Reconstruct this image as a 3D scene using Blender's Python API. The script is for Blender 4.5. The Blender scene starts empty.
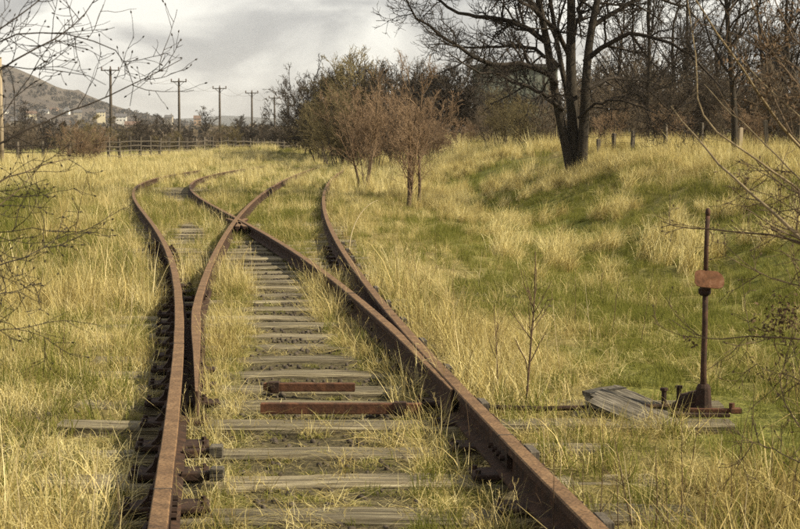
import bpy, math, random
import numpy as np
from mathutils import Vector

rng = np.random.default_rng(11)
random.seed(11)
R = math.radians
scene = bpy.context.scene
COL = scene.collection

# ------------------------------------------------------------------ camera
RAIL_Z = 0.20                       # top of the rails above the ballast
CAM_Z = RAIL_Z + 1.35
FPX = 1700.0                        # focal length in photograph pixels
PITCH = math.atan((264.5 - 139.0) / FPX)
cam_d = bpy.data.cameras.new("camera")
cam_d.sensor_width = 36.0
cam_d.lens = 36.0 * FPX / 800.0
cam_d.clip_start = 0.05
cam_d.clip_end = 20000
cam_d.dof.use_dof = True
cam_d.dof.focus_distance = 12.5
cam_d.dof.aperture_fstop = 14.0
cam = bpy.data.objects.new("camera", cam_d)
cam.location = (0, 0, CAM_Z)
cam.rotation_euler = (math.pi / 2 - PITCH, 0, 0)
COL.objects.link(cam)
scene.camera = cam

# ------------------------------------------------------------------ sky and sun
SUN_AZ, SUN_EL = R(102), R(36)       # azimuth clockwise from the view direction
sun_vec = Vector((math.sin(SUN_AZ) * math.cos(SUN_EL), math.cos(SUN_AZ) * math.cos(SUN_EL), math.sin(SUN_EL)))
world = bpy.data.worlds.new("World")
scene.world = world
world.use_nodes = True
nt = world.node_tree
nt.nodes.clear()
N = nt.nodes.new
L = nt.links.new
out = N("ShaderNodeOutputWorld"); bg = N("ShaderNodeBackground")
bg.inputs["Strength"].default_value = 0.10
sky = N("ShaderNodeTexSky"); sky.sky_type = 'NISHITA'; sky.sun_disc = False
sky.sun_elevation = SUN_EL; sky.sun_rotation = SUN_AZ
SKY_OFF = (20.4, 3.6, 6.1)
tc = N("ShaderNodeTexCoord")
sep = N("ShaderNodeSeparateXYZ"); L(tc.outputs["Generated"], sep.inputs[0])
mp = N("ShaderNodeMapping"); mp.inputs["Scale"].default_value = (7.0, 7.0, 19.0); mp.inputs["Location"].default_value = SKY_OFF
L(tc.outputs["Generated"], mp.inputs["Vector"])
no = N("ShaderNodeTexNoise"); no.inputs["Scale"].default_value = 1.0; no.inputs["Detail"].default_value = 5.0
no.inputs["Roughness"].default_value = 0.5; no.inputs["Distortion"].default_value = 0.5
L(mp.outputs[0], no.inputs["Vector"])
rp = N("ShaderNodeValToRGB")
e = rp.color_ramp.elements
e[0].position = 0.38; e[0].color = (2.15, 2.16, 2.23, 1)
e[1].position = 0.61; e[1].color = (7.0, 6.82, 6.25, 1)
m1 = rp.color_ramp.elements.new(0.50); m1.color = (3.55, 3.50, 3.42, 1)
L(no.outputs["Fac"], rp.inputs["Fac"])
no2 = N("ShaderNodeTexNoise"); no2.inputs["Scale"].default_value = 2.3; no2.inputs["Detail"].default_value = 3.0
L(tc.outputs["Generated"], no2.inputs["Vector"])
cov = N("ShaderNodeMapRange"); cov.inputs[1].default_value = 0.3; cov.inputs[2].default_value = 0.6
cov.inputs[3].default_value = 0.97; cov.inputs[4].default_value = 0.84
L(no2.outputs["Fac"], cov.inputs[0])
mx = N("ShaderNodeMix"); mx.data_type = 'RGBA'
L(cov.outputs[0], mx.inputs[0]); L(sky.outputs[0], mx.inputs[6]); L(rp.outputs[0], mx.inputs[7])
L(mx.outputs[2], bg.inputs["Color"]); L(bg.outputs[0], out.inputs["Surface"])

sun_d = bpy.data.lights.new("sun", 'SUN')
sun_d.energy = 5.0
sun_d.angle = R(0.9)
sun_d.color = (1.0, 0.885, 0.66)
sun = bpy.data.objects.new("sun", sun_d)
sun.rotation_euler = (-sun_vec).to_track_quat('-Z', 'Y').to_euler()
COL.objects.link(sun)

scene.view_settings.view_transform = 'Standard'
scene.view_settings.look = 'None'
scene.view_settings.exposure = 0.72
scene.view_settings.gamma = 1.0
scene.view_settings.use_curve_mapping = False
scene.cycles.max_bounces = 6
scene.cycles.diffuse_bounces = 3
scene.cycles.transmission_bounces = 3
scene.cycles.transparent_max_bounces = 4
scene.cycles.use_denoising = False      # the grass keeps its single blades; what is left is fine grain
scene.cycles.sample_clamp_indirect = 2.0

# ------------------------------------------------------------------ helpers
def ray(px, py):
    cx = (px - 400) / FPX; cy = (264.5 - py) / FPX
    return np.array([cx, math.cos(PITCH) + cy * math.sin(PITCH), -math.sin(PITCH) + cy * math.cos(PITCH)])

def at(px, py, dist):
    """point of the place seen at a pixel of the photograph, at a distance along the view"""
    d = ray(px, py); t = dist / d[1]
    return np.array([0, 0, CAM_Z]) + d * t

def ground_xy(px, py, z=0.0):
    d = ray(px, py); t = (z - CAM_Z) / d[2]
    return d[0] * t, d[1] * t

_tab = rng.random((256, 256))
def vnoise(x, y):
    x = np.asarray(x, float); y = np.asarray(y, float)
    xi = np.floor(x).astype(int); yi = np.floor(y).astype(int)
    fx = x - xi; fy = y - yi
    fx = fx * fx * (3 - 2 * fx); fy = fy * fy * (3 - 2 * fy)
    g = lambda i, j: _tab[i & 255, j & 255]
    return (g(xi, yi) * (1 - fx) + g(xi + 1, yi) * fx) * (1 - fy) + (g(xi, yi + 1) * (1 - fx) + g(xi + 1, yi + 1) * fx) * fy

def fbm(x, y, o=3):
    s = 0; a = .5; t = 0
    for k in range(o):
        s = s + a * vnoise(x * 2 ** k + 17 * k, y * 2 ** k + 31 * k); t += a; a *= .5
    return s / t

def sstep(a, b, x):
    t = np.clip((np.asarray(x, float) - a) / (b - a), 0, 1)
    return t * t * (3 - 2 * t)

def tag(o, label=None, cat=None, group=None, kind=None):
    if label: o["label"] = label
    if cat: o["category"] = cat
    if group: o["group"] = group
    if kind: o["kind"] = kind
    return o

def mesh_np(name, V, F, mats, mat_idx=None, smooth=False, attrs=None):
    """mesh from arrays: F is (n,4) or (n,3)"""
    V = np.asarray(V, np.float32); F = np.asarray(F, np.int32)
    me = bpy.data.meshes.new(name)
    k = F.shape[1]
    me.vertices.add(len(V)); me.vertices.foreach_set("co", V.ravel())
    me.loops.add(F.size); me.loops.foreach_set("vertex_index", F.ravel())
    me.polygons.add(len(F))
    me.polygons.foreach_set("loop_start", np.arange(0, F.size, k, dtype=np.int32))
    me.polygons.foreach_set("loop_total", np.full(len(F), k, np.int32))
    for m in (mats if isinstance(mats, (list, tuple)) else [mats]):
        me.materials.append(m)
    if mat_idx is not None: me.polygons.foreach_set("material_index", np.asarray(mat_idx, np.int32))
    if smooth: me.polygons.foreach_set("use_smooth", np.ones(len(F), bool))
    for an, arr in (attrs or {}).items():
        a = me.attributes.new(an, 'FLOAT', 'POINT'); a.data.foreach_set("value", np.asarray(arr, np.float32))
    me.update(calc_edges=True)
    return me

def add(name, me, parent=None, loc=(0, 0, 0), rot=(0, 0, 0)):
    o = bpy.data.objects.new(name, me); COL.objects.link(o)
    o.location = loc; o.rotation_euler = rot
    if parent: o.parent = parent
    return o

def empty(name, loc, label, cat, group=None, rz=0.0):
    o = bpy.data.objects.new(name, None); COL.objects.link(o)
    o.empty_display_size = .2
    o.location = loc; o.rotation_euler = (0, 0, rz)
    return tag(o, label, cat, group)

def copy_tree(o, parent=None):
    c = o.copy(); COL.objects.link(c)
    if parent: c.parent = parent
    for ch in o.children:
        copy_tree(ch, c)
    return c

class Poly:
    """collects boxes, rings and extrusions; builds one mesh with mixed faces"""
    def __init__(s): s.v = []; s.f = []; s.m = []
    def quadmesh(s, V, F, m=0):
        b = len(s.v); s.v += [tuple(p) for p in V]
        s.f += [tuple(b + i for i in f) for f in F]; s.m += [m] * len(F)
    def box(s, c, d, rz=0, rx=0, ry=0, m=0, jit=0.0, bev=0.0):
        dx, dy, dz = d[0] / 2, d[1] / 2, d[2] / 2
        if bev > 0:
            P = []
            for sz, ins in ((-1, bev), (-1, 0), (1, 0), (1, bev)):
                z = sz * dz if ins else sz * (dz - bev)
                P += [(-dx + ins, -dy + ins, z), (dx - ins, -dy + ins, z), (dx - ins, dy - ins, z), (-dx + ins, dy - ins, z)]
            F = [(3, 2, 1, 0), (12, 13, 14, 15)]
            for r in range(3):
                for k in range(4):
                    a = r * 4 + k; b = r * 4 + (k + 1) % 4
                    F.append((a, b, b + 4, a + 4))
        else:
            P = [(-dx, -dy, -dz), (dx, -dy, -dz), (dx, dy, -dz), (-dx, dy, -dz), (-dx, -dy, dz), (dx, -dy, dz), (dx, dy, dz), (-dx, dy, dz)]
            F = [(3, 2, 1, 0), (4, 5, 6, 7), (0, 1, 5, 4), (1, 2, 6, 5), (2, 3, 7, 6), (3, 0, 4, 7)]
        from mathutils import Euler
        M = Euler((rx, ry, rz)).to_matrix()
        V = []
        for p in P:
            q = M @ Vector(p)
            V.append((q.x + c[0] + random.uniform(-jit, jit), q.y + c[1] + random.uniform(-jit, jit), q.z + c[2] + random.uniform(-jit, jit)))
        s.quadmesh(V, F, m); return s
    def tube(s, pts, rad, n=10, m=0, cap=True):
        pts = [Vector(p) for p in pts]; b = len(s.v)
        if not hasattr(rad, '__len__'): rad = [rad] * len(pts)
        for i, p in enumerate(pts):
            t = (pts[min(i + 1, len(pts) - 1)] - pts[max(i - 1, 0)]).normalized()
            u = t.cross(Vector((0, 0, 1)) if abs(t.z) < .9 else Vector((1, 0, 0))).normalized(); w = t.cross(u)
            for k in range(n):
                a = 2 * math.pi * k / n; q = p + rad[i] * (math.cos(a) * u + math.sin(a) * w); s.v.append(tuple(q))
        for i in range(len(pts) - 1):
            for k in range(n):
                s.f.append((b + i * n + k, b + i * n + (k + 1) % n, b + (i + 1) * n + (k + 1) % n, b + (i + 1) * n + k)); s.m.append(m)
        if cap:
            s.f.append(tuple(b + k for k in range(n))[::-1]); s.m.append(m)
            s.f.append(tuple(b + (len(pts) - 1) * n + k for k in range(n))); s.m.append(m)
        return s
    def prism(s, outline, depth, m=0, axis='y'):
        """outline in (x,z), extruded along y from 0 to depth"""
        n = len(outline); b = len(s.v)
        s.v += [(x, 0, z) for x, z in outline] + [(x, depth, z) for x, z in outline]
        s.f.append(tuple(range(b, b + n))); s.f.append(tuple(range(b + 2 * n - 1, b + n - 1, -1)))
        s.m += [m, m]
        for k in range(n):
            s.f.append((b + (k + 1) % n, b + k, b + n + k, b + n + (k + 1) % n)); s.m.append(m)
        return s
    def mesh(s, name, mats, smooth=False):
        me = bpy.data.meshes.new(name); me.from_pydata(s.v, [], s.f)
        for m in (mats if isinstance(mats, (list, tuple)) else [mats]): me.materials.append(m)
        me.polygons.foreach_set("material_index", s.m)
        if smooth: me.polygons.foreach_set("use_smooth", [True] * len(s.f))
        me.update(); return me

# ------------------------------------------------------------------ materials
def mat(name, ramp, scale=8.0, stretch=(1, 1, 1), rough=0.9, bump=0.3, bump_scale=None, detail=6, obj_var=0.0, coords="Object", speck=None, spec=0.25):
    """colour ramp on noise + relief; ramp = [(pos,(r,g,b)),...]"""
    m = bpy.data.materials.new(name); m.use_nodes = True
    t = m.node_tree; b = t.nodes["Principled BSDF"]
    b.inputs["Roughness"].default_value = rough
    b.inputs["Specular IOR Level"].default_value = spec
    c = t.nodes.new("ShaderNodeTexCoord"); mp = t.nodes.new("ShaderNodeMapping"); mp.inputs["Scale"].default_value = stretch
    t.links.new(c.outputs[coords], mp.inputs[0])
    vec = mp.outputs[0]
    oi = t.nodes.new("ShaderNodeObjectInfo")
    if obj_var:
        ad = t.nodes.new("ShaderNodeVectorMath"); ad.operation = 'MULTIPLY_ADD'
        ad.inputs[1].default_value = (1, 1, 1)
        cm = t.nodes.new("ShaderNodeCombineXYZ"); mm = t.nodes.new("ShaderNodeMath"); mm.operation = 'MULTIPLY'; mm.inputs[1].default_value = 37.0
        t.links.new(oi.outputs["Random"], mm.inputs[0])
        for i in range(3): t.links.new(mm.outputs[0], cm.inputs[i])
        t.links.new(vec, ad.inputs[0]); t.links.new(cm.outputs[0], ad.inputs[2]); vec = ad.outputs[0]
    n = t.nodes.new("ShaderNodeTexNoise"); n.inputs["Scale"].default_value = scale; n.inputs["Detail"].default_value = detail; n.inputs["Roughness"].default_value = .6
    t.links.new(vec, n.inputs["Vector"])
    r = t.nodes.new("ShaderNodeValToRGB")
    el = r.color_ramp.elements
    el[0].position, el[0].color = ramp[0][0], (*ramp[0][1], 1)
    el[1].position, el[1].color = ramp[-1][0], (*ramp[-1][1], 1)
    for p, cc in ramp[1:-1]:
        x = el.new(p); x.color = (*cc, 1)
    t.links.new(n.outputs["Fac"], r.inputs[0])
    colr = r.outputs[0]
    if speck:
        n3 = t.nodes.new("ShaderNodeTexNoise"); n3.inputs["Scale"].default_value = speck[0]; n3.inputs["Detail"].default_value = 3
        t.links.new(vec, n3.inputs["Vector"])
        r3 = t.nodes.new("ShaderNodeMapRange"); r3.inputs[1].default_value = .35; r3.inputs[2].default_value = .62; r3.inputs[3].default_value = speck[1]; r3.inputs[4].default_value = speck[2]
        t.links.new(n3.outputs["Fac"], r3.inputs[0])
        vm = t.nodes.new("ShaderNodeVectorMath"); vm.operation = 'SCALE'; t.links.new(colr, vm.inputs[0]); t.links.new(r3.outputs[0], vm.inputs["Scale"]); colr = vm.outputs[0]
    if obj_var:
        hs = t.nodes.new("ShaderNodeHueSaturation")
        mr = t.nodes.new("ShaderNodeMapRange"); mr.inputs[3].default_value = 1 - obj_var; mr.inputs[4].default_value = 1 + obj_var
        t.links.new(oi.outputs["Random"], mr.inputs[0]); t.links.new(mr.outputs[0], hs.inputs["Value"])
        t.links.new(colr, hs.inputs["Color"]); colr = hs.outputs[0]
    t.links.new(colr, b.inputs["Base Color"])
    if bump:
        n2 = t.nodes.new("ShaderNodeTexNoise"); n2.inputs["Scale"].default_value = bump_scale or scale * 3; n2.inputs["Detail"].default_value = 4
        t.links.new(vec, n2.inputs["Vector"])
        bp = t.nodes.new("ShaderNodeBump"); bp.inputs["Strength"].default_value = bump; bp.inputs["Distance"].default_value = .02 if scale < 9 else .004
        t.links.new(n2.outputs["Fac"], bp.inputs["Height"]); t.links.new(bp.outputs[0], b.inputs["Normal"])
    return m

def blade_mat(name, ramp, trans=0.3):
    """thin dry or green leaf: colour from a per-clump tint and a per-blade value"""
    m = bpy.data.materials.new(name); m.use_nodes = True
    t = m.node_tree; t.nodes.clear()
    o = t.nodes.new("ShaderNodeOutputMaterial")
    a1 = t.nodes.new("ShaderNodeAttribute"); a1.attribute_type = 'INSTANCER'; a1.attribute_name = "tint"
    a2 = t.nodes.new("ShaderNodeAttribute"); a2.attribute_name = "shade"
    s1 = t.nodes.new("ShaderNodeMath"); s1.operation = 'MULTIPLY_ADD'; s1.inputs[1].default_value = .5
    s2 = t.nodes.new("ShaderNodeMath"); s2.operation = 'MULTIPLY'; s2.inputs[1].default_value = .55
    t.links.new(a2.outputs["Fac"], s2.inputs[0]); t.links.new(a1.outputs["Fac"], s1.inputs[0]); t.links.new(s2.outputs[0], s1.inputs[2])
    r = t.nodes.new("ShaderNodeValToRGB"); el = r.color_ramp.elements
    el[0].position, el[0].color = ramp[0][0], (*ramp[0][1], 1)
    el[1].position, el[1].color = ramp[-1][0], (*ramp[-1][1], 1)
    for p, cc in ramp[1:-1]:
        x = el.new(p); x.color = (*cc, 1)
    t.links.new(s1.outputs[0], r.inputs[0])
    d = t.nodes.new("ShaderNodeBsdfDiffuse"); tr = t.nodes.new("ShaderNodeBsdfTranslucent"); mxs = t.nodes.new("ShaderNodeMixShader")
    mxs.inputs[0].default_value = trans
    t.links.new(r.outputs[0], d.inputs["Color"]); t.links.new(r.outputs[0], tr.inputs["Color"])
    t.links.new(d.outputs[0], mxs.inputs[1]); t.links.new(tr.outputs[0], mxs.inputs[2]); t.links.new(mxs.outputs[0], o.inputs[0])
    return m

M = {}
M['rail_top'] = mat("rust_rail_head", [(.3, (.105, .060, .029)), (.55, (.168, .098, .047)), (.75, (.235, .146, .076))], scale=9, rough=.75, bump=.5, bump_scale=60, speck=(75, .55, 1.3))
M['rail_side'] = mat("rust_shaded_rail_web", [(.3, (.022, .013, .009)), (.55, (.052, .028, .017)), (.75, (.10, .050, .027))], scale=14, rough=.95, bump=.6, bump_scale=70)  # dark rust, deepened further so the rail's shaded flank is in the colour
M['rust'] = mat("rust_iron", [(.3, (.045, .024, .016)), (.55, (.105, .048, .026)), (.78, (.19, .085, .042))], scale=18, rough=.9, bump=.5, bump_scale=80, obj_var=.15)
M['rust_post'] = mat("rust_post", [(.3, (.028, .019, .014)), (.55, (.065, .036, .024)), (.78, (.13, .066, .038))], scale=22, rough=.9, bump=.4, bump_scale=80)
M['rust_bright'] = mat("rust_plate", [(.3, (.075, .036, .019)), (.55, (.165, .076, .038)), (.78, (.27, .15, .088))], scale=22, rough=.9, bump=.4, bump_scale=80)
M['rust_dark'] = mat("rust_dark_iron", [(.3, (.018, .012, .009)), (.6, (.045, .025, .017)), (.8, (.09, .048, .030))], scale=20, rough=.9, bump=.5, bump_scale=80)
M['wood'] = mat("weathered_timber", [(.28, (.080, .060, .036)), (.45, (.18, .148, .092)), (.6, (.29, .248, .158)), (.75, (.42, .365, .245))], scale=6, stretch=(1.6, 10, 10), rough=.95, bump=.9, bump_scale=12, obj_var=.28, speck=(3.2, .45, 1.15))
M['wood_grey'] = mat("grey_board", [(.28, (.045, .039, .031)), (.5, (.128, .112, .085)), (.75, (.27, .24, .19))], scale=6, stretch=(1.2, 16, 16), rough=.95, bump=.9, bump_scale=12, obj_var=.2, speck=(3.0, .45, 1.1))
M['post'] = mat("fence_timber", [(.3, (.05, .042, .033)), (.7, (.14, .118, .09))], scale=5, stretch=(8, 8, 1), rough=.95, bump=.4, obj_var=.25)
M['pole'] = mat("pole_timber", [(.3, (.045, .037, .030)), (.7, (.11, .09, .072))], scale=3, stretch=(5, 5, .5), rough=.95, bump=.2)
M['pole_pale'] = mat("pale_pole_timber", [(.3, (.24, .19, .13)), (.7, (.40, .33, .23))], scale=3, stretch=(5, 5, .5), rough=.95, bump=.2)
M['ceramic'] = mat("insulator_glaze", [(.3, (.08, .05, .04)), (.7, (.14, .09, .07))], rough=.3, bump=0)
M['stone'] = mat("ballast_stone", [(.3, (.030, .024, .018)), (.55, (.075, .060, .045)), (.8, (.18, .15, .115))], scale=9, rough=.95, bump=.5, coords="Object")
M['bark'] = mat("dark_bark", [(.3, (.016, .013, .010)), (.55, (.042, .034, .025)), (.8, (.09, .073, .05))], scale=7, stretch=(3, 3, .6), rough=.95, bump=1.0, bump_scale=16)
M['bark_twig'] = mat("dark_twig_bark", [(.3, (.016, .013, .010)), (.7, (.045, .034, .025))], scale=2, rough=.9, bump=0)
M['twig_red'] = mat("russet_twig_bark", [(.3, (.15, .096, .056)), (.7, (.30, .205, .125))], scale=.8, rough=.8, bump=0, obj_var=.08)
M['twig_olive'] = mat("olive_twig_bark", [(.3, (.10, .082, .038)), (.7, (.22, .175, .085))], scale=.7, rough=.85, bump=0, obj_var=.2)
M['twig_brown'] = mat("brown_twig_bark", [(.3, (.078, .060, .042)), (.7, (.170, .132, .090))], scale=.6, rough=.9, bump=0, obj_var=.25)
M['twig_dark'] = mat("blackish_twig_bark", [(.3, (.034, .028, .022)), (.7, (.085, .067, .050))], scale=.6, rough=.9, bump=0, obj_var=.2)
M['branch_sunlit'] = mat("sunlit_branch_bark", [(.3, (.13, .095, .052)), (.7, (.30, .235, .135))], scale=20, rough=.8, bump=.2)  # paler copy of the branch bark, sunlight on these branches painted in
M['branch_brown'] = mat("brown_branch_bark", [(.3, (.055, .038, .024)), (.7, (.15, .105, .062))], scale=16, rough=.85, bump=.2)
M['weed'] = mat("dead_weed_stem", [(.3, (.055, .034, .020)), (.7, (.14, .092, .052))], scale=14, rough=.9, bump=0)
M['weed_pale'] = mat("pale_bramble_stem", [(.3, (.42, .33, .18)), (.7, (.62, .52, .32))], scale=14, rough=.9, bump=0)
M['dead_leaf'] = mat("withered_leaf", [(.3, (.055, .036, .022)), (.7, (.14, .09, .05))], scale=30, rough=.9, bump=0)
M['wall_white'] = mat("white_render", [(.3, (.66, .63, .56)), (.7, (.80, .77, .69))], scale=.4, rough=.9, bump=0)
M['wall_cream'] = mat("cream_render", [(.3, (.62, .54, .34)), (.7, (.76, .68, .46))], scale=.4, rough=.9, bump=0)
M['wall_stone'] = mat("brown_stone_wall", [(.3, (.24, .20, .15)), (.7, (.38, .33, .25))], scale=1.2, rough=.95, bump=.3)
M['wall_tan'] = mat("tan_brick_wall", [(.3, (.33, .21, .13)), (.7, (.46, .31, .20))], scale=1.0, rough=.95, bump=.2)
M['roof_grey'] = mat("grey_slate_roof", [(.3, (.075, .072, .072)), (.7, (.14, .13, .13))], scale=1.5, rough=.8, bump=.2)
M['roof_brown'] = mat("brown_tile_roof", [(.3, (.11, .07, .05)), (.7, (.19, .12, .085))], scale=1.5, rough=.9, bump=.2)
M['glass'] = mat("dark_window_glass", [(.3, (.03, .035, .04)), (.7, (.06, .065, .07))], rough=.12, bump=0, spec=.6)
M['sheet'] = mat("grey_green_sheet", [(.3, (.11, .125, .105)), (.7, (.17, .185, .155))], scale=.3, rough=.6, bump=0)
M['sheet_dark'] = mat("dark_roof_sheet", [(.3, (.03, .03, .03)), (.7, (.06, .058, .055))], scale=.3, rough=.7, bump=0)
M['dry'] = blade_mat("dry_grass_blade", [(.12, (.17, .120, .042)), (.32, (.35, .275, .098)), (.6, (.57, .480, .205)), (.88, (.78, .695, .385))], .28)
M['straw'] = blade_mat("straw_stalk", [(.05, (.36, .26, .10)), (.5, (.62, .50, .23)), (.95, (.78, .67, .38))], .15)
M['green'] = blade_mat("green_grass_blade", [(.05, (.068, .080, .018)), (.4, (.152, .158, .035)), (.75, (.262, .248, .068)), (.98, (.45, .39, .16))], .35)

# ground: straw thatch, moss and cinders blended by patches
def ground_mat():
    m = bpy.data.materials.new("meadow_ground"); m.use_nodes = True
    t = m.node_tree; b = t.nodes["Principled BSDF"]; b.inputs["Roughness"].default_value = 1; b.inputs["Specular IOR Level"].default_value = .1
    c = t.nodes.new("ShaderNodeTexCoord")
    def ramp(scale, stops, detail=8):
        n = t.nodes.new("ShaderNodeTexNoise"); n.inputs["Scale"].default_value = scale; n.inputs["Detail"].default_value = detail; n.inputs["Roughness"].default_value = .7
        t.links.new(c.outputs["Object"], n.inputs["Vector"])
        r = t.nodes.new("ShaderNodeValToRGB"); el = r.color_ramp.elements
        el[0].position, el[0].color = stops[0][0], (*stops[0][1], 1); el[1].position, el[1].color = stops[-1][0], (*stops[-1][1], 1)
        for p, cc in stops[1:-1]:
            x = el.new(p); x.color = (*cc, 1)
        t.links.new(n.outputs["Fac"], r.inputs[0]); return n, r
    n1, thatch = ramp(7, [(.3, (.075, .056, .026)), (.5, (.19, .145, .062)), (.7, (.33, .26, .115))])
    n2, moss = ramp(9, [(.3, (.063, .072, .017)), (.55, (.155, .160, .036)), (.75, (.29, .27, .072))])
    n3, cinder = ramp(24, [(.3, (.028, .023, .018)), (.6, (.075, .060, .045)), (.8, (.17, .14, .10))])
    ag = t.nodes.new("ShaderNodeAttribute"); ag.attribute_name = "green"
    ab = t.nodes.new("ShaderNodeAttribute"); ab.attribute_name = "bare"
    def mix(f, a, bb):
        x = t.nodes.new("ShaderNodeMix"); x.data_type = 'RGBA'
        t.links.new(f, x.inputs[0]); t.links.new(a, x.inputs[6]); t.links.new(bb, x.inputs[7]); return x.outputs[2]
    x = mix(ag.outputs["Fac"], thatch.outputs[0], moss.outputs[0])
    x = mix(ab.outputs["Fac"], x, cinder.outputs[0])
    t.links.new(x, b.inputs["Base Color"])
    bp = t.nodes.new("ShaderNodeBump"); bp.inputs["Strength"].default_value = .9; bp.inputs["Distance"].default_value = .04
    n4 = t.nodes.new("ShaderNodeTexNoise"); n4.inputs["Scale"].default_value = 28; n4.inputs["Detail"].default_value = 6
    t.links.new(c.outputs["Object"], n4.inputs["Vector"]); t.links.new(n4.outputs["Fac"], bp.inputs["Height"]); t.links.new(bp.outputs[0], b.inputs["Normal"])
    return m
M['ground'] = ground_mat()

# ------------------------------------------------------------------ the lie of the rails
GA = [(-4, .35), (0, -.12), (3, -.5), (5.82, -.82), (6.21, -.87), (6.94, -.95), (7.83, -1.07), (8.56, -1.15), (9.98, -1.33), (10.53, -1.44), (11.98, -1.60), (13.39, -1.77),
      (15.18, -2.02), (15.49, -2.07), (17.51, -2.36), (18.66, -2.52), (20.69, -2.87), (22.09, -3.1), (25.26, -3.6), (25.83, -3.63), (27.7, -3.98), (28.04, -4.01), (30.46, -4.47), (31.51, -4.71),
      (35.57, -5.59), (36.53, -5.74), (38.36, -6.06), (41.86, -6.66), (43.03, -6.74), (47.97, -7.45), (53.56, -7.95), (54.84, -8.22), (60.62, -8.44), (69.82, -8.83), (75.06, -8.67), (84, -8.4), (95, -7.8)]
GD = [(-4, 2.0), (0, 1.5), (3, 1.02), (5.82, .65), (6.31, .59), (7.13, .51), (8.21, .4), (9.85, .26), (11.98, .06), (13.16, -.04), (13.39, -.07), (15.18, -.24), (16.04, -.3), (17.51, -.42),
      (20.69, -.68), (21.07, -.7), (25.26, -1.03), (27.05, -1.08), (30.46, -1.4), (34.34, -1.56), (35.4, -1.63), (41.86, -1.87), (43.44, -1.93), (52.34, -2.17), (60.62, -2.45), (62.27, -2.3), (74.34, -2.48), (93.7, -2.2), (110, -1.7)]
cA = np.polyfit([p[0] / 50 for p in GA], [p[1] for p in GA], 6)
cD = np.polyfit([p[0] / 50 for p in GD], [p[1] for p in GD], 5)
def railA(y):
    y = np.clip(y, -4, 95); return np.polyval(cA, y / 50)
def railD(y):
    y = np.clip(y, -4, 108); return np.polyval(cD, y / 50)
def bladeW(y):
    return np.clip(.012 + .058 * (np.asarray(y, float) - 9.0) / 3.0, .012, .07)
def railB(y):
    base = railD(y) - 1.54
    w = bladeW(y); lim = railA(y) + .035 + .058 + w / 2 * 0 + .02
    return .5 * (base + lim + np.sqrt((base - lim) ** 2 + .035 ** 2))
def railC(y):
    base = railA(y) + 1.53
    lim = railD(y) - .036 - bladeW(y) / 2 - .004
    return np.minimum(base, lim)

def bump2(x, y, cx, cy, sx, sy): return np.exp(-((x - cx) / sx) ** 2 - ((y - cy) / sy) ** 2)

def H(x, y):
    x = np.asarray(x, float); y = np.asarray(y, float)
    u = x - railD(y); w = railA(y) - x
    h = (.9 + .30 * sstep(22, 62, y)) * sstep(0, 1, (u - (4.0 - 2.6 * sstep(40, 66, y))) / (5.5 - .6 * sstep(40, 66, y))) * sstep(8, 24, y) * (1 - .45 * sstep(72, 140, y))
    h = h + .22 * sstep(5, 9, u) * (fbm(x * .35 + 60, y * .25 + 3, 2) - .5) * 2 * sstep(15, 30, y) * (1 - sstep(70, 100, y))
    h = h - .34 * np.exp(-((u - 3.9) / 1.7) ** 2) * sstep(9, 20, y) * (1 - sstep(45, 60, y))
    h = h - .10 * sstep(1.2, 3.5, w) * (1 - sstep(40, 70, y))
    h = h + .80 * bump2(x, y, -8.6, 112, 5.5, 13) + .55 * bump2(x, y, 1.5, 96, 6, 18)
    h = h + .12 * sstep(90, 110, y) * sstep(6, 12, -x)
    near = (1 - sstep(150, 400, y))
    off = np.minimum(np.abs(u), np.abs(w)); inside = (u < .9) & (w < .9)
    amp = np.where(inside, .05, .05 + .10 * sstep(1.0, 4.0, np.maximum(u, w)))
    h = h + near * amp * (fbm(x * .9 + 40, y * .9 + 40, 3) - .5) * 1.6
    h = h + near * .06 * (fbm(x * .22 + 9, y * .22 + 5, 2) - .5) * sstep(2, 6, np.maximum(u, w))
    # the stones lie lower right beside the rails near the points
    d = np.minimum(np.abs(x - railA(y)), np.abs(u))
    h = h - .05 * np.exp(-(d / .18) ** 2) * (1 - sstep(20, 34, y))
    # far fields fall a little, then rise to the foot of the hill
    h = h - 1.2 * sstep(150, 420, y) + 6.0 * sstep(420, 1000, y)
    return h

# sleepers stay open along the middle of the nearer track and of the left one
_sy = [0, 6.9, 9.7, 12.6, 18.3, 22.3, 26]; _sx = [.6, -.28, -.47, -.79, -1.33, -1.88, -2.3]
_sw = [.36, .34, .52, .29, .26, .29, .12]
def open_strip(x, y):
    c = np.interp(y, _sy, _sx); w = np.interp(y, _sy, _sw, right=.05)
    a = (1 - sstep(.8, 1.25, np.abs(x - c) / w + .35 * (fbm(x * 5, y * 5, 2) - .5))) * (1 - sstep(24, 27, y))
    c2 = np.interp(y, [22, 28, 34, 46, 52], [-2.75, -3.4, -4.3, -5.95, -6.6]); w2 = np.interp(y, [24, 26, 29.5, 31.5, 42, 44, 51, 54], [.02, .24, .24, .02, .02, .42, .42, .02])
    b = (1 - sstep(.7, 1.2, np.abs(x - c2) / w2)) * sstep(23, 25.5, y) * (1 - sstep(51, 54, y))
    return np.maximum(a, b)

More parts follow.
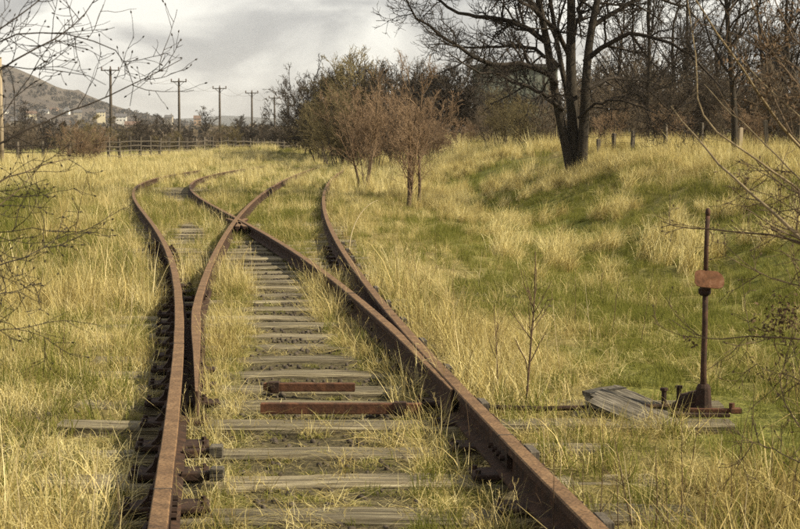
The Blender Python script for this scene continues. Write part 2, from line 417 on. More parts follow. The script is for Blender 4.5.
def green_mask(x, y):
    u = x - railD(y); w = railA(y) - x
    n = fbm(x * .55 + 3, y * .40 + 8, 3); n2 = fbm(x * 1.8 + 13, y * 1.2 + 2, 2)
    g = .95 * sstep(2.2, 4.2, u) * sstep(12, 20, y) * (1 - .8 * sstep(5.0, 8.0, u)) * (1 - sstep(50, 70, y))
    g = np.maximum(g, .85 * sstep(.6, 1.4, u) * (1 - sstep(16, 22, y)) * sstep(6.5, 8.5, y))
    g = np.maximum(g, .25 * sstep(.3, 1.0, u) * (1 - sstep(30, 50, y)))
    g = np.maximum(g, .95 * sstep(1.2, 2.6, w) * sstep(20, 27, y) * (1 - sstep(46, 62, y)))
    g = np.maximum(g, .55 * sstep(2.0, 2.8, w) * sstep(10, 14, y) * (1 - sstep(60, 70, y)))
    mid = (u < 0) & (w < 0)
    g = np.where(mid, np.maximum(g, .42), g)
    g = np.maximum(g, .22)
    g = g * sstep(.24, .50, n * .65 + n2 * .35) + .06
    g = np.maximum(g, (.50 + .3 * n2) * sstep(1.0, 1.9, u) * sstep(7.5, 9.5, y) * (1 - sstep(30, 40, y)) * (1 - sstep(7, 9, u)))
    g = np.maximum(g, .7 * bump2(x, y, -9.5, 118, 4, 6))
    return np.clip(g, 0, 1)

def bare_mask(x, y):
    dA = x - railA(y); dD = x - railD(y); dB = x - railB(y); dC = x - railC(y)
    f = 1 - sstep(14, 23, y)
    b = open_strip(x, y) * .75
    b = np.maximum(b, (1 - sstep(.05, .12, np.abs(dA + .08))) * f)
    b = np.maximum(b, (1 - sstep(.05, .12, np.abs(dD + .09))) * f)
    b = np.maximum(b, .8 * ((dA > 0) & (dB < 0)) * (1 - sstep(.15, .22, dB * 0 + (railB(y) - railA(y)))) * (y < 24))
    b = np.maximum(b, .8 * ((dC > 0) & (dD < 0)) * (1 - sstep(.18, .3, railD(y) - railC(y))) * (y < 24))
    b = np.maximum(b, (1 - sstep(.05, .10, np.abs(dB))) * f * .7 * (y > 8.8))
    b = np.maximum(b, (1 - sstep(.08, .2, np.abs(dC + .1))) * f * .8 * (y > 8.8))
    # thin cinder patch left of the near rail, and the dark one right of the frog
    b = np.maximum(b, .6 * bump2(x, y, -2.05, 8.9, .45, 1.3) * sstep(.35, .6, fbm(x * 4, y * 4, 2)))
    b = np.maximum(b, .8 * bump2(x, y, 1.0, 17.5, .5, 1.5) * sstep(.3, .6, fbm(x * 4, y * 4, 2)))
    return np.clip(b, 0, 1)

# ------------------------------------------------------------------ ground sheet
def spaced(lo, hi, fine_lo, fine_hi, step, ratio=1.22):
    c = list(np.arange(fine_lo, fine_hi + 1e-6, step))
    s = step; v = c[0]; left = []
    while v > lo:
        s *= ratio; v -= s; left.append(v)
    s = step; v = c[-1]; right = []
    while v < hi:
        s *= ratio; v += s; right.append(v)
    return np.array(left[::-1] + c + right)
gx = spaced(-3500, 3500, -7.0, 7.0, .10, 1.12)
gy = np.concatenate([spaced(-60, 24, 3.0, 24, .10, 1.3)[:-2], [], spaced(24.3, 8300, 24.3, 60, .25, 1.06)])
gy = np.unique(np.round(gy, 3))
GX, GY = np.meshgrid(gx, gy)
GZ = H(GX, GY)
nx, ny = len(gx), len(gy)
ii = (np.arange(ny - 1)[:, None] * nx + np.arange(nx - 1)[None, :]).ravel()
GF = np.stack([ii, ii + 1, ii + nx + 1, ii + nx], 1)
gme = mesh_np("ground", np.stack([GX.ravel(), GY.ravel(), GZ.ravel()], 1), GF, M['ground'], smooth=True,
              attrs={"green": np.where(GY > 160, .75, green_mask(GX, GY)).ravel(), "bare": bare_mask(GX, GY).ravel()})
tag(add("ground", gme), kind='structure')

# ------------------------------------------------------------------ hills far off
def hill(name, ridge, y_ridge, y_foot, y_back, base, m, x0, x1, nxx=220, nyy=60, rough=.06):
    px = np.array([r[0] for r in ridge]); pz = np.array([CAM_Z + (139 - r[1]) / FPX * y_ridge for r in ridge])
    xs = np.linspace(x0, x1, nxx); ys = np.concatenate([np.linspace(y_foot, y_ridge, nyy), np.linspace(y_ridge, y_back, nyy // 2)[1:]])
    X, Y = np.meshgrid(xs, ys)
    bearing = 400 + FPX * X / Y
    top = np.interp(bearing, px, pz)
    prof = np.where(Y <= y_ridge, sstep(y_foot, y_ridge, Y) * .55 + .45 * np.clip((Y - y_foot) / (y_ridge - y_foot), 0, 1) ** 1.3, 1 - .8 * sstep(y_ridge, y_back, Y))
    Z = base + (top - base) * prof
    Z = Z + (top - base) * rough * (fbm(X / 140, Y / 140, 4) - .5) * np.clip(prof * 2, 0, 1) * (prof < .999)
    a, b = len(ys), len(xs)
    i = (np.arange(a - 1)[:, None] * b + np.arange(b - 1)[None, :]).ravel()
    me = mesh_np(name, np.stack([X.ravel(), Y.ravel(), Z.ravel()], 1), np.stack([i, i + 1, i + b + 1, i + b], 1), m, smooth=True)
    o = tag(add(name, me), kind='structure')
    return lambda x, y: np.interp(400 + FPX * x / y, px, (pz - base)) * (sstep(y_foot, y_ridge, y) * .55 + .45 * np.clip((y - y_foot) / (y_ridge - y_foot), 0, 1) ** 1.3) + base
M['hill'] = mat("heather_hillside", [(.3, (.055, .042, .033)), (.48, (.078, .060, .045)), (.6, (.092, .073, .052)), (.75, (.10, .092, .052))], scale=.010, rough=1, bump=.0, detail=10)
M['ridge'] = mat("hazy_ridge_moor", [(.3, (.045, .048, .052)), (.7, (.085, .085, .080))], scale=.004, rough=1, bump=0, detail=8)  # moor tone shifted bluish, distance haze painted into the colour
hill_z = hill("hill", [(-700, 10), (-250, 20), (-100, 38), (0, 64), (14, 67), (35, 76), (60, 88), (73, 91.5), (79, 89.5), (88, 95), (110, 104), (135, 112), (160, 117), (190, 123), (230, 131), (280, 137), (340, 139)], 2300, 1270, 3700, 3.5, M['hill'], -2300, -90)
hill("distant_ridge", [(-200, 122), (120, 121), (200, 118), (226, 115.5), (250, 117), (285, 119), (330, 120), (420, 117), (560, 119), (900, 112)], 5200, 3600, 8000, 4.5, M['ridge'], -2600, 2600, 160, 30)

# ------------------------------------------------------------------ the railway
track = empty("railway_turnout", (0, 9.3, 0), "rusty abandoned railway track that splits at a set of points, overgrown with dry grass", "railway track")
def to_track(V): return [(v[0], v[1] - 9.3, v[2]) for v in V]

def rail_mesh(name, fx, y0, y1, taper=None, foot=.065, dz=0.0, step=.3):
    ys = np.arange(y0, y1 + 1e-6, step)
    xs = fx(ys); dxdy = np.gradient(xs, ys); nl = np.sqrt(1 + dxdy ** 2); nxv = 1 / nl; nyv = -dxdy / nl
    V = []; n = 14
    for i, y in enumerate(ys):
        w = float(taper(y)) if taper else .07
        hw = w / 2; web = min(.010, hw * .8); ft = foot * (w / .07 if taper else 1); ft = max(ft, web + .004)
        z0 = RAIL_Z + dz + .003 * math.sin(y * 1.9) * 0
        wob = .0012 * random.uniform(-1, 1)
        prof = [(-hw * .86, 0), (hw * .86, 0), (hw, -.007), (hw * 1.0, -.040), (web, -.056), (web, -.125), (ft, -.139), (ft, -.150), (-ft, -.150), (-ft, -.139), (-web, -.125), (-web, -.056), (-hw, -.040), (-hw, -.007)]
        for (a, z) in prof:
            V.append((xs[i] + (a + wob) * nxv[i], y + (a + wob) * nyv[i] - 9.3, z0 + z))
    F = []; mi = []
    for i in range(len(ys) - 1):
        for k in range(n):
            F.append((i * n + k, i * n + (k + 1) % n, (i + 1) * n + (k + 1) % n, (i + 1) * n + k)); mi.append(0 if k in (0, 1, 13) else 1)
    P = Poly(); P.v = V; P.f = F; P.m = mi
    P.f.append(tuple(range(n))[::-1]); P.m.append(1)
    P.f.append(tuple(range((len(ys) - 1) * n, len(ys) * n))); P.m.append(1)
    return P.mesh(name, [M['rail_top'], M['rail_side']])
r1 = tag(add("rail", rail_mesh("rail", railA, -3.4, 74), track), "near rail that bends away left, smooth light brown head")
r2 = tag(add("rail", rail_mesh("rail", railD, -3.4, 92), track), "rail running from the lower edge up to the bare bushes")
r3 = tag(add("switch_blade", rail_mesh("switch_blade", railB, 9.05, 104, bladeW, step=.25), track), "tapered switch blade beside the left rail, standing open")
r4 = tag(add("switch_blade", rail_mesh("switch_blade", railC, 9.15, 86, bladeW, dz=-.004, step=.25), track), "tapered switch blade lying closed against the right rail")

# sleepers, each a part of its own; five shapes share the mesh data
def sleeper_mesh(seed):
    random.seed(seed)
    ns = 8; P = Poly(); V = []
    for i in range(ns + 1):
        x = -.5 + i / ns
        w = .125 + random.uniform(-.010, .008); h0 = random.uniform(-.007, .006); sag = random.uniform(-.006, .006)
        if i in (0, ns): w *= random.uniform(.86, 1.0)
        V += [(x, -w + sag, -.16), (x, w + sag, -.16), (x, w + sag, h0 - .012), (x, w - .018 + sag, h0 + random.uniform(-.004, .003)), (x, random.uniform(-.04, .04), h0 + random.uniform(-.006, .003)), (x, -w + .02 + sag, h0 + random.uniform(-.004, .003)), (x, -w + sag, h0 - .014)]
    n = 7; F = []
    for i in range(ns):
        for k in range(n):
            F.append((i * n + k, (i + 1) * n + k, (i + 1) * n + (k + 1) % n, i * n + (k + 1) % n))
    P.quadmesh(V, F)
    P.f.append(tuple(range(n))); P.m.append(0); P.f.append(tuple(range(ns * n, ns * n + n))[::-1]); P.m.append(0)
    return P.mesh("sleeper", M['wood'])
sl = [sleeper_mesh(s) for s in range(6)]
random.seed(5)
sleeper_ys = []
def put_sleeper(xl, xr, y, skew, dz=0.0, label=None):
    o = add("sleeper", random.choice(sl), track, ((xl + xr) / 2, y - 9.3, .03 + dz + random.uniform(-.012, .008)), (random.uniform(-.02, .02), random.uniform(-.006, .006), skew + random.uniform(-.012, .012)))
    o.scale = (xr - xl, random.uniform(.92, 1.06), 1)
    if label: o["label"] = label
k = -13
while True:
    y = 6.88 + .70 * k
    if y > 31.5: break
    a, d = float(railA(y)), float(railD(y))
    skew = .06
    xr = d + (.62 if y < 11 else .36)
    lab = None
    if k in (3, 4):
        xr = 1.86 if k == 4 else 1.74
        lab = "long sleeper carried out to the right under the points indicator"
    yy = y + (.06 if k == 4 else 0)
    put_sleeper(a - random.uniform(.55, .68), xr + random.uniform(-.03, .03), yy, .0 if k in (3, 4) else skew * .5, .006 if k in (3, 4) else 0, lab)
    sleeper_ys.append(y)
    k += 1
for fa, off in ((railA, .76), (railD, -.77)):
    y = 32.0
    while y < 54:
        c = float(fa(y)) + off; sl_ = (float(fa(y + .5)) - float(fa(y - .5)))
        put_sleeper(c - 1.3, c + 1.3, y, -sl_, (-.005 if fa is railA and y > 41 else -.035) if fa is railA else -.07)
        y += .72

# short wing rails at the crossing
for fx, off, y0_, y1_ in ((railB, .115, 26.6, 29.4), (railC, -.115, 26.6, 29.4)):
    cr = lambda y, fx=fx, off=off, a=y0_, b=y1_: fx(y) + off * (.8 + .6 * np.clip((y - b + 1.0) / 1.0, 0, 1))
    tag(add("wing_rail", rail_mesh("wing_rail", cr, y0_, y1_, dz=-.014), track), "short rusty wing rail at the crossing")

# cast chairs with their wooden keys hold the rails on the near sleepers
def chair_mesh():
    P = Poly()
    P.box((0, 0, .012), (.36, .19, .026), bev=.006)
    P.prism([(-.11, .02), (-.045, .02), (-.035, .070), (-.050, .095), (-.062, .095), (-.072, .06)], .08)
    for i in range(len(P.v) - 12, len(P.v)): P.v[i] = (P.v[i][0], P.v[i][1] - .045, P.v[i][2])
    for sx in (-.155, .155):
        for sy in (-.055, .055):
            P.tube([(sx, sy, .02), (sx, sy, .042)], .014, 6)
    return P.mesh("rail_chair", M['rust_dark'])
def key_mesh():
    P = Poly(); P.box((0, 0, 0), (.044, .18, .050), jit=.003, bev=.006); return P.mesh("wooden_key", M['post'])
chair_me, key_me = chair_mesh(), key_mesh()
for i, y in enumerate(sleeper_ys):
    if y < 4.5 or y > 24: continue
    for fx, flip in ((railA, 1), (railD, -1)):
        ang = -math.atan(float(fx(y + .3) - fx(y - .3)) / .6)
        c = add("rail_chair", chair_me, track, (float(fx(y)), y - 9.3, .034), (0, 0, ang + (math.pi if flip < 0 else 0)))
        if flip < 0 and i % 2 == 0: add("wooden_key", key_me, c, (-.092 if flip > 0 else -.092, .02, .105))
    for fx in (railB, railC):
        if y > 11.5 or y < 9.0: continue
        ang = -math.atan(float(fx(y + .3) - fx(y - .3)) / .6)
        P = Poly(); P.box((0, 0, .008), (.26, .16, .018), bev=.004)
        add("slide_plate", P.mesh("slide_plate", M['rust_dark']), track, (float(fx(y)), y - 9.3, .032), (0, 0, ang))

# stretcher bars between the blades, and their pale lugs by the left rail
def bar(y, xl, xr, h, z, joint=None):
    P = Poly(); P.box(((xl + xr) / 2, y - 9.3, z), (xr - xl, .045, h), rz=-.01, bev=.004)
    o = add("stretcher_bar", P.mesh("stretcher_bar", M['rust']), track)
    if joint:
        for jx in joint:
            Q = Poly(); Q.box((jx, y - 9.3 - .004, z), (.07, .06, h + .016), bev=.004)
            Q.tube([(jx, y - 9.3 - .05, z), (jx, y - 9.3 - .02, z)], .016, 6)
            add("bolted_lug", Q.mesh("bolted_lug", M['rust_dark']), o)
bar(9.31, -.77, .12, .060, .066, [.0])
bar(10.12, -.82, -.27, .050, .066, [-.76])
for yb in (7.45, 8.0):
    P = Poly(); P.box((float(railA(yb)) + .13, yb - 9.3, .060), (.15, .05, .04), rz=.18, bev=.006); P.box((float(railA(yb)) + .215, yb - 9.3, .07), (.06, .07, .06), m=1, bev=.006)
    add("rail_brace", P.mesh("rail_brace", [M['rust_dark'], M['wood_grey']]), track)
# fishplates with their bolts at the rail joints
def joint(fx, y):
    P = Poly(); ang = -math.atan(float(fx(y + .3) - fx(y - .3)) / .6)
    for s_ in (-1, 1):
        P.box((s_ * .024, 0, .125), (.022, .46, .072), bev=.004)
        for b in (-.16, -.055, .055, .16):
            P.tube([(s_ * .034, b, .125), (s_ * .056, b, .125)], .015, 6)
    o = add("fishplate", P.mesh("fishplate", M['rust_dark']), track, (float(fx(y)), y - 9.3, 0), (0, 0, ang))
    Q = Poly(); Q.box((0, 0, RAIL_Z - .018), (.0716, .007, .0392)); add("joint_gap", Q.mesh("joint_gap", M['sheet_dark']), o)
for fx, y in ((railD, 7.7), (railA, 11.2), (railB, 15.6), (railC, 14.9), (railD, 13.4), (railA, 6.5), (railD, 19.0), (railA, 19.5)): joint(fx, y)
# steel channel buried along the right-hand side of the near rail
# ------------------------------------------------------------------ points indicator on its two timbers
bx, by = ground_xy(703, 414, .05)
stand = empty("points_indicator", (bx, by, .045), "rusty iron post with a small tilted plate on the long sleepers right of the track", "signal post")
P = Poly()
hgt = 1.12
P.tube([(0, 0, .02), (0, 0, .30), (.004, 0, .50), (.004, 0, .70)], [.020, .0165, .0155, .0155], 12)
P.tube([(.004, 0, .70), (.006, 0, .92), (.012, 0, hgt - .03)], [.0135, .0125, .0125], 12)
P.tube([(.012, 0, hgt - .03), (.012, 0, hgt - .012), (.012, 0, hgt), (.012, 0, hgt + .012)], [.0125, .0145, .013, .006], 10)
add("post", P.mesh("post", M['rust_post'], True), stand)
P = Poly()
P.tube([(0, 0, .655), (0, 0, .668), (0, 0, .690), (0, 0, .700)], [.022, .034, .034, .022], 10)
P.box((0, -.02, .70), (.05, .05, .016))
add("collar", P.mesh("collar", M['rust_dark']), stand)
P = Poly()
pw, ph = .155, .10
o2 = [(-.080, .030), (-.078, -.026), (-.066, -.044), (-.040, -.050), (.048, -.052), (.070, -.044), (.080, -.026), (.080, .004), (.066, .030), (.040, .046), (-.050, .048), (-.070, .042)]
n = len(o2)
P.v = [(x, z, 0.004) for x, z in o2] + [(x, z, -.004) for x, z in o2]
P.f = [tuple(range(n)), tuple(range(2 * n - 1, n - 1, -1))] + [((k + 1) % n, k, n + k, n + (k + 1) % n) for k in range(n)]
P.m = [0] * len(P.f)
pl = add("plate", P.mesh("plate", M['rust_bright']), stand, (.020, -.028, .748), (R(66), R(4), R(-4)))
P = Poly()
P.box((-.02, .0, .012), (.30, .20, .022), bev=.004)
P.tube([(0, 0, .01), (0, 0, .06), (0, 0, .15), (0, 0, .17)], [.055, .046, .040, .030], 12)
add("base", P.mesh("base", M['rust_dark']), stand)
P = Poly()
P.prism([(-.17, .02), (-.03, .02), (-.02, .10), (-.07, .125), (-.12, .09), (-.18, .05)], .03)
P.prism([(-.16, .02), (-.04, .02), (-.02, .12), (-.10, .10)], .03)
for i in range(len(P.v) - 8, len(P.v)): P.v[i] = (P.v[i][0], P.v[i][1] + .09, P.v[i][2])
add("bracket", P.mesh("bracket", M['rust_dark']), stand)
P = Poly()
P.tube([(-.21, .03, .05), (-.21, .03, .13)], .014, 8); P.tube([(-.21, .03, .13), (-.21, .03, .145)], .022, 8)
P.tube([(-.125, .05, .05), (-.125, .05, .14)], .013, 8); P.tube([(-.125, .05, .14), (-.125, .05, .155)], .02, 8)
add("bolt", P.mesh("bolt", M['rust_dark']), stand)
P = Poly()
P.box((.03, -.05, .034), (.24, .03, .022), rz=-.08, bev=.004); P.tube([(.145, -.062, .03), (.145, -.062, .075)], .016, 8); P.box((.165, -.07, .035), (.06, .05, .03), bev=.004)
add("crank", P.mesh("crank", M['rust']), stand)
# long rod from the crank to the blades
P = Poly(); P.tube([(-.16, .02, .045), (-.9, .03, .03), (float(railD(9.35)) - bx + .02, 9.33 - by, .03)], .014, 8)
add("pull_rod", P.mesh("pull_rod", M['rust_dark']), stand)

# tipped weathered boards left of the indicator
cx_, cy_ = ground_xy(618, 425, 0)
cov_o = empty("wooden_cover", (cx_, cy_, 0), "grey weathered plank cover tipped over hollow boards, left of the rusty post", "wooden cover")
cov_o.scale = (1.0, 1.0, .85)
def plank(name, prof, depth, y, m, jit=.004):
    P = Poly(); P.prism([(x + random.uniform(-jit, jit), z + random.uniform(-jit, jit)) for x, z in prof], depth, 0)
    return add(name, P.mesh(name, m), cov_o, (0, y, 0))
def slab(name, p0, p1, w, t, m, roll=0):
    p0, p1 = Vector(p0), Vector(p1); d = p1 - p0; L_ = d.length
    P = Poly(); nseg = 6; V = []
    for i in range(nseg + 1):
        x = -L_ / 2 + L_ * i / nseg; e_ = random.uniform(-.006, .006); b_ = .003 * math.sin(math.pi * i / nseg)
        V += [(x, -w / 2 + e_, -t / 2 + b_), (x, w / 2 + e_, -t / 2 + b_), (x, w / 2 + e_, t / 2 + b_), (x, -w / 2 + e_, t / 2 + b_)]
    F = []
    for i in range(nseg):
        for k in range(4): F.append((i * 4 + k, (i + 1) * 4 + k, (i + 1) * 4 + (k + 1) % 4, i * 4 + (k + 1) % 4))
    P.quadmesh(V, F); P.f += [(0, 1, 2, 3), tuple(nseg * 4 + k for k in (3, 2, 1, 0))]; P.m += [0, 0]
    o = add(name, P.mesh(name, m), cov_o, (p0 + p1) / 2)
    q = d.to_track_quat('X', 'Z').to_euler(); o.rotation_euler = q; o.rotation_euler.rotate_axis('X', roll)
    return o
slab("plank", (-.10, .16, .175), (.26, -.08, .02), .13, .030, M['wood_grey'], .25)
slab("plank", (-.02, .26, .185), (.30, .05, .05), .13, .028, M['wood_grey'], .20)
slab("plank", (-.14, .05, .150), (.17, -.14, .015), .10, .030, M['wood_grey'], .30)
slab("plank", (-.15, .22, .16), (.06, .30, .185), .10, .028, M['wood_grey'], .0)
slab("side_board", (-.14, .02, .02), (-.13, .24, .12), .10, .030, M['wood'], 1.2)
slab("side_board", (-.24, .06, .05), (-.05, .02, .035), .09, .035, M['wood'], .3)
slab("batten", (-.10, .16, .05), (-.10, .18, .15), .05, .05, M['wood'])
slab("batten", (.10, .10, .02), (.10, .11, .10), .05, .05, M['wood'])

# ------------------------------------------------------------------ wood growing: branches as swept tubes
def norm(a): return a / np.maximum(np.linalg.norm(a, axis=-1, keepdims=True), 1e-9)

def tubes(P, Rr, s):
    """P (B,n,3), Rr (B,n) -> verts, quads"""
    B, n, _ = P.shape
    T = norm(np.gradient(P, axis=1))
    mt = norm(T.mean(1, keepdims=True))
    ref = np.where(np.abs(mt[..., 2:3]) < .85, np.array([0, 0, 1.]), np.array([1., 0, 0]))
    U = norm(np.cross(T, np.broadcast_to(ref, T.shape))); W = np.cross(T, U)
    a = np.arange(s) * 2 * np.pi / s
    V = P[:, :, None, :] + Rr[..., None, None] * (np.cos(a)[:, None] * U[:, :, None, :] + np.sin(a)[:, None] * W[:, :, None, :])
    b = np.arange(B)[:, None, None]; i = np.arange(n - 1)[None, :, None]; k = np.arange(s)[None, None, :]
    base = b * n * s + i * s
    F = np.stack([base + k, base + (k + 1) % s, base + s + (k + 1) % s, base + s + k], -1).reshape(-1, 4)
    return V.reshape(-1, 3), F

def wood_mesh(name, sets, m, smooth=True):
    Vs, Fs, o = [], [], 0
    for P, Rr, s in sets:
        if len(P) == 0: continue
        v, f = tubes(P, Rr, s); Vs.append(v); Fs.append(f + o); o += len(v)
    return mesh_np(name, np.concatenate(Vs), np.concatenate(Fs), m, smooth=smooth)

def growpoly(pos, d, Ln, n, up, wander, g):
    P = [pos]; st = (Ln / (n - 1))[:, None]
    for i in range(n - 1):
        d = norm(d + g.normal(0, wander, d.shape) + np.array([0, 0, up]))
        P.append(P[-1] + d * st)
    return np.stack(P, 1)

def sprout(P, Rr, k, g, t0=.2, t1=1.0, length=(.3, .5), rel=True, fall=.5, ang=(35, 65), up=.05, wander=.12, n=5, rf=.5, rmin=.004, tip=.3, rmax=9):
    B, n0, _ = P.shape
    idx = np.repeat(np.arange(B), k); t = g.uniform(t0, t1, len(idx))
    f = t * (n0 - 1); i = np.minimum(f.astype(int), n0 - 2); fr = (f - i)[:, None]
    p0, p1 = P[idx, i], P[idx, i + 1]
    pos = p0 * (1 - fr) + p1 * fr; T = norm(p1 - p0)
    r = Rr[idx, i] * (1 - fr[:, 0]) + Rr[idx, i + 1] * fr[:, 0]
    q = norm(np.cross(T, g.normal(size=T.shape)))
    a = np.radians(g.uniform(ang[0], ang[1], len(idx)))[:, None]
    d = np.cos(a) * T + np.sin(a) * q
    pl = np.linalg.norm(np.diff(P, axis=1), axis=2).sum(1)[idx] if rel else 1.0
    Ln = pl * g.uniform(length[0], length[1], len(idx)) * (1 - fall * t)
    Q = growpoly(pos, d, Ln, n, up, wander, g)
    r0 = np.clip(r * rf, rmin, rmax)
    RR = r0[:, None] * np.linspace(1, tip, n)[None, :]
    RR = np.maximum(RR, rmin * .6)
    return Q, RR

def spline(pts, n):
    pts = np.asarray(pts, float); s = np.r_[0, np.cumsum(np.linalg.norm(np.diff(pts, axis=0), axis=1))]
    u = np.linspace(0, s[-1], n)
    # smooth by interpolation then a short blur
    q = np.stack([np.interp(u, s, pts[:, k]) for k in range(3)], 1)
    for _ in range(2): q[1:-1] = .25 * q[:-2] + .5 * q[1:-1] + .25 * q[2:]
    return q

def plant(name, loc, label, cat, parts, group=None, rz=0):
    o = empty(name, loc, label, cat, group, rz)
    for nm, me in parts: add(nm, me, o)
    return o

# ---- the big tree on the bank
g = np.random.default_rng(3)
BT_Y = 45.0; bt = at(575, 160, BT_Y); bt[2] = float(H(bt[0], BT_Y)) - .45
def tp(px, py, dy=0.0):
    p = at(px, py, BT_Y); p[1] += dy; return p - bt
limbs = [([(574, 186), (570, 164), (567, 150), (560, 122), (552, 82), (545, 40), (535, 0), (528, -60), (512, -140), (500, -200)], .20, .05, [0, 0, 0, -.1, -.3, -.5, -.8, -1.0, -1.4, -1.8]),
         ([(576, 186), (575, 165), (574, 150), (573, 110), (571, 60), (573, 10), (570, -80), (577, -170), (572, -240)], .27, .05, [.1, .1, .1, .1, .2, .3, .5, .6, .8]),
         ([(580, 186), (581, 164), (582, 150), (584, 110), (586, 62), (592, 20), (606, -30), (628, -110), (640, -180)], .23, .05, [-.1, -.1, -.1, -.2, -.2, -.1, .2, .8, 1.2]),
         ([(577, 186), (577, 165), (577, 150), (573, 110), (563, 60), (556, 10), (548, -50), (540, -130)], .15, .04, [.3, .3, .3, .5, .8, 1.1, 1.5, 2.2])]
LP, LR = [], []
for pts, ra, rb, dys in limbs:
    LP.append(spline([tp(p[0], p[1], dy) for p, dy in zip(pts, dys)], 26)); tt = np.linspace(0, 1, 26)
    LR.append(.70 * (ra + (rb - ra) * tt ** .8) + .06 * np.exp(-tt * 26))
LP, LR = np.stack(LP), np.stack(LR)
bough_px = [([(554, 84), (535, 68), (515, 62), (490, 70), (465, 58), (440, 42), (418, 25), (404, 4)], .085, -.6, -2.5),
            ([(546, 44), (520, 24), (492, 18), (460, 12), (430, -5), (408, -30)], .08, -.5, .8),
            ([(562, 110), (540, 92), (515, 86), (490, 76), (470, 74), (446, 60)], .06, -.2, -3.2),
            ([(560, 66), (535, 45), (505, 42), (478, 46), (452, 40), (430, 40)], .06, .4, 2.4),
            ([(540, 20), (515, -8), (480, -25), (445, -38), (415, -70)], .08, -.8, -2.0),
            ([(584, 62), (610, 40), (634, 34), (662, 45), (688, 66), (705, 90)], .075, -.1, -2.2),
            ([(581, 92), (606, 78), (636, 78), (664, 92), (690, 112)], .06, -.2, 2.5),
            ([(590, 28), (622, 5), (655, -8), (690, 0), (716, 24)], .075, 0, 1.8),
            ([(600, -12), (634, -40), (668, -50), (702, -38)], .07, .2, -1.5),
            ([(577, 118), (594, 102), (616, 100), (640, 112), (662, 128)], .04, -.3, -2.0),
            ([(572, 62), (556, 30), (530, 10), (500, -6), (470, -20), (436, -12)], .07, .3, -3.0),
            ([(573, 40), (588, -5), (616, -30), (640, -70)], .07, .4, 3.0)]
BP, BR = [], []
for pts, r, d0, d1 in bough_px:
    BP.append(spline([tp(p[0], p[1], d0 + (d1 - d0) * i / (len(pts) - 1)) for i, p in enumerate(pts)], 16)); BR.append(r * np.linspace(1, .22, 16))
BP, BR = np.stack(BP), np.stack(BR)
BP[:, 1:-1] += g.normal(0, .03, BP[:, 1:-1].shape)
ub, ubr = sprout(LP, LR, 9, g, .45, 1.0, (1.5, 3.6), False, .3, (35, 75), .10, .16, 9, .42, .02, .2)
c1, r1_ = sprout(np.concatenate([BP]), np.concatenate([BR]), 17, g, .12, 1.0, (.7, 2.0), False, .35, (30, 75), .0, .20, 8, .5, .011, .25)
c1b, r1b = sprout(ub, ubr, 8, g, .2, 1.0, (.6, 1.5), False, .3, (30, 70), .06, .18, 7, .5, .011, .25)
c1c = np.concatenate([c1[:, :7], c1b]); r1c = np.concatenate([r1_[:, :7], r1b])
c2, r2_ = sprout(c1c, r1c, 12, g, .15, 1.0, (.25, .75), False, .3, (30, 70), .07, .20, 6, .6, .0075, .4)
c3, r3_ = sprout(c2, r2_, 3, g, .3, 1.0, (.12, .35), False, .2, (25, 60), .14, .18, 4, .75, .006, .6)
big = plant("large_tree", tuple(bt), "large bare tree with several dark trunks on the grass bank", "tree",
            [("trunk", wood_mesh("trunk", [(LP, LR, 12)], M['bark'])),
             ("crown", wood_mesh("crown", [(BP, BR, 7), (ub, ubr, 6), (c1, r1_, 4), (c1b, r1b, 4), (c2, r2_, 3), (c3, r3_, 3)], M['bark_twig']))])
for o in big.children:
    if o.name.startswith("crown"): o["label"] = "tangle of dark leafless boughs and twigs"

# ---- generic bare trees and shrubs (variants share mesh data)
def bare_tree(seed, height, trunk_r, stems=1, lean=.05, dens=(12, 8, 6), spread=.42, wander=.06, up=.03, tw=.007, low=.18, up2=.06, ang=(35, 65)):
    g = np.random.default_rng(seed)
    d = norm(np.c_[g.normal(0, lean, (stems, 2)), np.ones(stems)])
    S = growpoly(g.normal(0, trunk_r * .5, (stems, 3)) * np.array([1, 1, 0]) - np.array([0, 0, .1]), d, height * g.uniform(.85, 1.05, stems), 18, up, wander, g)
    SR = trunk_r * (np.linspace(1, .10, 18)[None, :] ** .9) * g.uniform(.7, 1.0, (stems, 1))
    b1, q1 = sprout(S, SR, dens[0], g, low, .98, (spread * .7 * height, spread * 1.15 * height), False, .72, ang, up2, .13, 9, .5, tw * 1.8, .2)
    b2, q2 = sprout(b1, q1, dens[1], g, .15, 1.0, (.35, .6), True, .45, (25, 60), up2, .14, 6, .5, tw * 1.25, .35)
    b3, q3 = sprout(b2, q2, dens[2], g, .15, 1.0, (.35, .65), True, .35, (22, 60), up2, .15, 5, .6, tw, .5)
    tr = wood_mesh("trunk", [(S, SR, 8)], M['bark'])
    return tr, [(b1, q1, 4), (b2, q2, 3), (b3, q3, 3)]

